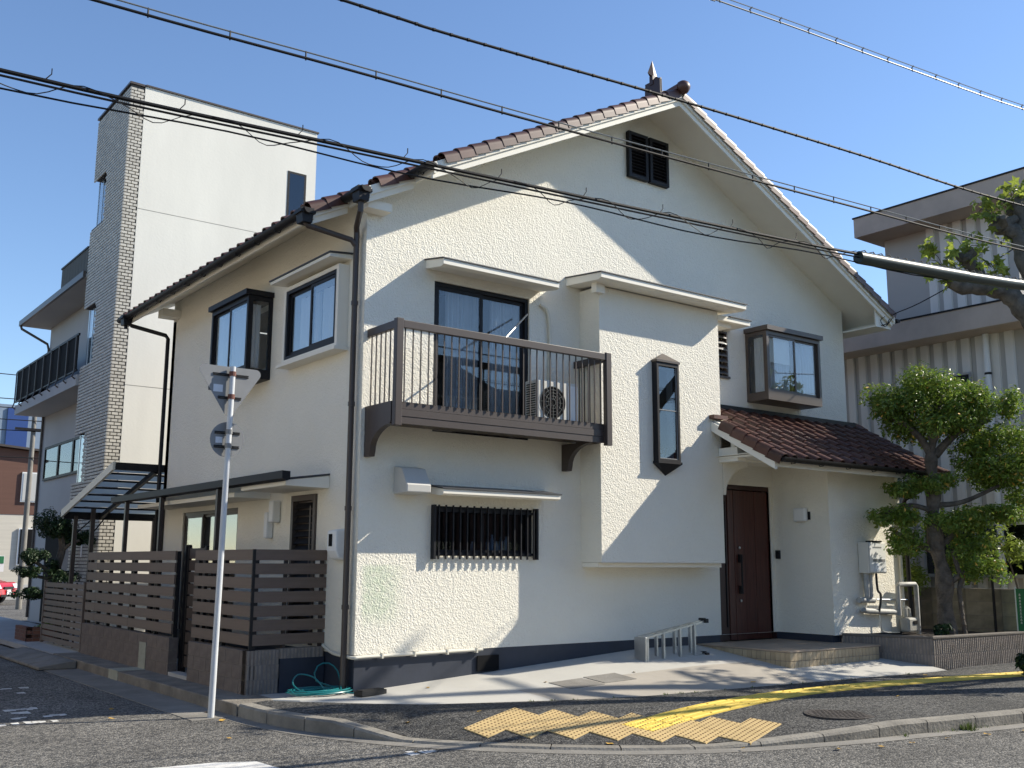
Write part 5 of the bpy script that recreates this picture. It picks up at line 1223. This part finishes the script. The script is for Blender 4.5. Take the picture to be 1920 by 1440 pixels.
for x in [1.0+.22*i for i in range(28)]:
    if rn.random() < .5: tuft(x, apb(x)-.02, -.01, rn.randint(5, 16), .06, .03)
gw.build('weeds', 'grass', recalc=False, kind='stuff', label='low green weeds growing along the kerb and driveway edge', cat='weeds')

# ------------------------------------------------------------------ overhead lines
def wy(x): return -4.6-.1*x
def wire_pts(ctrl): return smoothpath([(x, wy(x), z) for x, z in ctrl], 6)
def cable(name, label, ctrl, r, mat, extra=None):
    o = empty(name, (ctrl[0][0], wy(ctrl[0][0]), ctrl[0][1]), label, 'cable', None)
    m = MB(); m.tube(wire_pts(ctrl), r, 7); m.build('strand', mat, o, smooth=True)
    if extra: extra(o)
    return o
C4 = [(-30, 5.6), (-16, 4.75), (-8, 4.33), (-4.71, 4.24), (-2.8, 4.25), (-1.04, 4.27), (.45, 4.29), (2.63, 4.335), (5.27, 4.45), (9, 4.75), (14, 5.3), (22, 6.3)]
def interp(ctrl, x):
    p = wire_pts(ctrl)
    for a, b in zip(p, p[1:]):
        if a[0] <= x <= b[0]: t = (x-a[0])/(b[0]-a[0]); return a[2]+(b[2]-a[2])*t
    return p[-1][2]
def ex4(o):
    m = MB(); m.tube([(x, y-.01, z-.036) for x, y, z in wire_pts(C4)], .0075, 6); m.build('strand', 'wire', o, smooth=True)
    m = MB(); m.tube([(x, y+.015, z-.085-.02*math.sin(x*2.3)) for x, y, z in wire_pts(C4)], .006, 6); m.build('strand', 'wire', o, smooth=True)
    m = MB(); sp = []; x = -9.0
    while x < 2.6:
        z = interp(C4, x); a = (x+9)*8.3; sp.append((x, wy(x)+.05*math.cos(a), z-.045+.058*math.sin(a)+.01*math.sin(a*2.3))); x += .06
    m.tube(sp, .0035, 4); m.build('lashing', 'wire', o)
    m = MB()
    for k in range(11):
        x = -6+k*.78; z = interp(C4, x); m.tube([(x-.03, wy(x), z+.01), (x, wy(x), z+.05), (x, wy(x), z+.085)], .004, 4)
    m.build('hanger', 'wire', o, kind='stuff')
cable('communication_cable', 'lowest black cable bundle wrapped with loose spiral wire across the house front', C4, .0135, 'wire', ex4)
sl_ = empty('cable_sleeve', (2.63, wy(2.63), 4.3), 'thick dark green tree guard sleeve slipped over the lowest cable', 'cable sleeve')
m = MB(); m.tube([(x, wy(x)-.0, interp(C4, x)-.035) for x in (2.62, 3.2, 3.8, 4.25)], .062, 12); m.build('sleeve', 'sleeve', sl_, smooth=True); m = MB(); m.tube([(x, wy(x)-.0, interp(C4, x)-.035) for x in (4.252, 5, 6, 7.5, 9)], .056, 12); m.build('sleeve', 'sleeve', sl_, smooth=True)
m = MB()
for k in range(26): x = 2.66+k*.12; z = interp(C4, x)+.03; m.tube([(x, wy(x), z), (x+.05, wy(x)-.01, z+.016), (x+.10, wy(x), z)], .006, 4)
m.build('lacing', 'wire', sl_, kind='stuff')
C3 = [(-30, 6.2), (-16, 5.35), (-8, 4.92), (-4.24, 4.83), (-2.62, 4.82), (-1.23, 4.805), (.47, 4.80), (2.59, 4.80), (5.03, 4.81), (9, 4.95), (14, 5.4), (22, 6.4)]
def ex3(o):
    m = MB(); m.tube([(x, y, z+.045) for x, y, z in wire_pts(C3)], .0055, 6); m.build('messenger_wire', 'wiregrey', o, smooth=True)
    for k in range(22):
        x = -6+k*.52; z = interp(C3, x); m = MB(); m.tube([(x, wy(x), z-.016), (x, wy(x), z+.05)], .006, 5); m.build('clip', 'wire', o)
cable('power_cable', 'thin black cable with clips hung below a silver wire, across the attic louvers', C3, .010, 'wire', ex3)
C2 = [(-30, 6.8), (-16, 5.9), (-8, 5.42), (-2.6, 5.33), (-1.97, 5.315), (-1.04, 5.325), (.43, 5.35), (2.78, 5.355), (5.05, 5.335), (9, 5.5), (14, 5.95), (22, 6.9)]
def ex2(o):
    m = MB(); x = -8
    while x < 6: z = interp(C2, x); m.tube([(x-.01, wy(x), z-.002), (x+.012, wy(x), z+.002)], .0140, 7); x += .145
    m.build('wrap', 'wire', o, kind='stuff')
cable('power_cable', 'thick wrapped black cable passing just under the roof ridge', C2, .0115, 'wire', ex2)
C1 = [(-30, 8.0), (-16, 6.95), (-8, 6.55), (0, 6.42), (.92, 6.43), (1.97, 6.455), (3.52, 6.475), (5.55, 6.52), (9, 6.7), (14, 7.2), (22, 8.2)]
def ex1(o):
    m = MB(); m.tube([(x, y, z+.05) for x, y, z in wire_pts(C1)], .005, 6); m.build('messenger_wire', 'wiregrey', o, smooth=True)
    for k in range(16): x = .2+k*.38; z = interp(C1, x); m = MB(); m.tube([(x, wy(x), z-.012), (x-.02, wy(x), z+.02), (x+.015, wy(x), z+.055)], .007, 5); m.build('clip', 'wire', o)
cable('power_cable', 'twin silver wire with spacers crossing open sky above the ribbed building', C1, .007, 'wiregrey', ex1)
m = MB(); m.tube(smoothpath([(9.5, -.66, 5.40), (9.6, -.72, 5.44), (9.72, -.76, 5.60), (9.6, -1.5, 5.72), (9.2, -3.4, 6.2), (8.8, -5.45, 7.2)], 6), .009, 5)
m.tube(smoothpath([(9.55, -.7, 5.55), (9.45, -.68, 5.47), (9.55, -.7, 5.38), (9.7, -.76, 5.55)], 5), .007, 5); m.build('service_drop', 'wire', smooth=True, label='thin black service wire running from the right eave tip up to the street', cat='cable')
# utility poles carrying the lines, beyond the frame
for x in (13.6, -25):
    o = empty('utility_pole', (x, wy(x)+.15, -.1), 'grey concrete utility pole with cross arms beside the %s' % ('pruned street tree' if x > 0 else 'far side of the crossing'), 'utility pole')
    m = MB(); m.tube([(x, wy(x)+.15, -.15), (x, wy(x)+.15, 10.5)], [.17, .12], 14); m.build('shaft', 'concrete', o, smooth=True)
    for z in (7.3, 8.9, 10.0): quick('cross_arm', 'silver', o, ID, (x-.04, x+.04, wy(x)-.75, wy(x)+1.05, z, z+.08))

# ------------------------------------------------------------------ far left background
bh = empty('brown_house', (6, 44, ROADZ), 'far house with brown siding above cream siding at the end of the side street', 'house')
quick('lower_wall', 'far_cream', bh, ID, (-4, 12, 40, 48, ROADZ, 3.46)); quick('upper_wall', 'rb_siding', bh, ID, (-4, 12, 39.98, 48, 3.465, 5.9))
m = MB(); m.prism([(-4, 5.9), (12, 5.9), (3.2, 6.45)], 39.99, 48, (0, 2, 1)); m.build('gable', 'rb_siding', bh); m = MB(); m.prism([(-4.3, 5.85), (3.2, 6.50), (12.3, 5.82), (12.3, 5.90), (3.2, 6.60), (-4.3, 5.95)], 39.7, 48.2, (0, 2, 1)); m.build('roof', 'bronze', bh)
for x, z0, z1, b in ((3.2, 4.15, 5.3, 'dark'), (5.25, 4.1, 5.3, 'capgrey'), (5.3, 1.3, 2.8, 'dark'), (2.0, 1.3, 2.6, 'capgrey')):
    w = quick('window', 'white', bh, ID, (x-.46, x+.46, 39.9, 39.978, z0-.07, z1+.07)); quick('pane', b, w, ID, (x-.40, x+.40, 39.88, 39.899, z0-.02, z1+.02))
sb = empty('office_block', (6, 56, ROADZ), 'distant blue grey block with a blue panel behind the brown house', 'building'); quick('block', 'bluegrey', sb, ID, (5.75, 12, 56, 62, -.15, 10.6)); quick('blue_panel', 'blue', sb, ID, (7.05, 8.2, 55.9, 55.99, 5.5, 10.4))
fp = empty('far_utility_pole', (3.96, 33.2, -.15), 'slim far utility pole with cross arm behind the street balcony', 'utility pole')
fp.location = (2.32, 27, -.15); m = MB(); m.tube([(2.32, 27, -.15), (2.32, 27, 6.35)], [.10, .075], 10); m.build('shaft', 'gutter_conc', fp, smooth=True); quick('cross_arm', 'gutter', fp, ID, (1.72, 2.92, 26.85, 26.93, 5.75, 5.83))
for k, (za, zb) in enumerate(((7.9, 7.6), (6.9, 6.8), (6.6, 6.5), (6.2, 6.1), (5.8, 5.75), (4.9, 4.85))):
    m = MB(); m.tube(smoothpath([(-30, 26.9, za+1.5), (-8, 26.9, za+.02), (3, 26.9, zb), (20, 26.9, zb+.6)], 6), .016, 5); m.build('street_wire', 'wire', label='thin dark far street wire strung past the street balcony', cat='cable', group='far street wires')
# red car, partly in view
car = empty('red_car', (2.1, 32.4, ROADZ), 'red hatchback parked in front of the far brown house', 'car')
def carx(u, d, v): return (2.95-u, 30.5+d, ROADZ+v)     # u across (0..1.66), d length, v up
m = MB(carx)
body = [(0, .28), (.03, .55), (.12, .72), (.75, .88), (1.25, 1.30), (1.7, 1.46), (2.8, 1.45), (3.4, 1.2), (3.75, .95), (3.82, .5), (3.78, .25)]
m.prism(body, .06, 1.60, (1, 2, 0)); m.box(0, 1.66, .12, 3.7, .30, .80); m.build('body', 'carred', car, bevel=.09)
m = MB(carx); m.prism([(.80, .90), (1.27, 1.29), (1.24, 1.31), (.77, .92)], .16, 1.50, (1, 2, 0)); m.build('windscreen', 'sash', car)
for u in (.2, 1.46): m = MB(carx); m.prism([(.02, .58), (.16, .60), (.40, .80), (.12, .74)], u-.16, u+.16, (1, 2, 0)); m.build('headlight', 'headlamp', car)
car.location = (1.35, 32.4, ROADZ); car.rotation_euler = (0, 0, R_(52))
_co = car.location.copy(); car.location = (2.1, 32.4, ROADZ)
quick('grille', 'tyre', car, carx, (.5, 1.16, -.01, .04, .56, .64)); quick('licence_plate', 'white', car, carx, (.66, 1.0, -.03, .0, .36, .53)); quick('lower_intake', 'tyre', car, carx, (.3, 1.36, -.005, .05, .28, .36))
for u in (.10, 1.40):
    for d in (.75, 3.05):
        m = MB(carx); m.prism([(d+.30*math.cos(k*math.pi/10), .30+.30*math.sin(k*math.pi/10)) for k in range(20)], u-.02, u+.18, (1, 2, 0)); m.build('wheel', 'tyre', car)
car.location = _co
ns = empty('notice_board', (2.4, 34.4, ROADZ), 'small green and white notice board before the cream siding', 'sign'); quick('board', 'white', ns, ID, (1.6, 3.25, 34.4, 34.43, 1.0, 1.62)); quick('green_band', 'green', ns, ID, (1.62, 3.23, 34.385, 34.399, 1.32, 1.6)); quick('lettering', 'gutter', ns, ID, (1.8, 3.1, 34.385, 34.399, 1.13, 1.2)); m = MB(); m.tube([(3.0, 34.45, -.15), (3.0, 34.45, 1.0)], .02, 6); m.tube([(2.0, 34.45, -.15), (2.0, 34.45, 1.0)], .02, 6); m.build('legs', 'silver', ns, kind='stuff')
quick('hedge_wall', 'nbr_wall', None, ID, (-6, 12, 36.6, 36.8, ROADZ, .45), label='low grey wall in front of the far brown house', cat='wall')
# ------------------------------------------------------------------ unseen houses added across the streets to block sky fill and bounce light
def plain_house(name, label, x0, x1, y0, y1, h, mat, roofmat, face):
    o = empty(name, ((x0+x1)/2, (y0+y1)/2, ROADZ), label, 'house', 'added houses across the street'); quick('wall', mat, o, ID, (x0, x1, y0, y1, ROADZ, h))
    m = MB(); m.prism([(x0-.5, h), (x1+.5, h), ((x0+x1)/2, h+2.0)], y0-.5, y1+.5, (0, 2, 1)); m.build('roof', roofmat, o)
    for z in (1.0, 3.9):
        for k in range(3):
            if face == 'y': x = x0+(x1-x0)*(k+.3)/3; w = quick('window', 'sash', o, ID, (x, x+1.5, y1-.01, y1+.06, z, z+1.2)); quick('pane', 'glassd', w, ID, (x+.06, x+1.44, y1+.061, y1+.07, z+.06, z+1.14))
            else: y = y0+(y1-y0)*(k+.3)/3; w = quick('window', 'sash', o, ID, (x1-.01, x1+.06, y, y+1.5, z, z+1.2)); quick('pane', 'glassd', w, ID, (x1+.061, x1+.07, y+.06, y+1.44, z+.06, z+1.14))
plain_house('added_house', 'pale house with brown roof added out of view across the front street', -3, 7, -28, -18.5, 6.2, 'far_cream', 'bronze', 'y')
plain_house('added_house', 'brown sided house added out of view across the front street', 8.5, 18, -29, -19, 6.4, 'rb_siding', 'gutter', 'y')
plain_house('added_house', 'grey house added out of view across the front street by the crossing', -22, -12, -28, -18, 6.4, 'nbr_wall', 'bronze', 'y')
plain_house('added_house', 'cream walled house with dark roof added out of view across the side street', -17, -8.6, -1, 8, 6.2, 'far_cream', 'gutter', 'x')
plain_house('added_house', 'brown sided house with dark roof added out of view across the side street', -17, -8.8, 10, 20, 6.2, 'rb_siding', 'gutter', 'x')
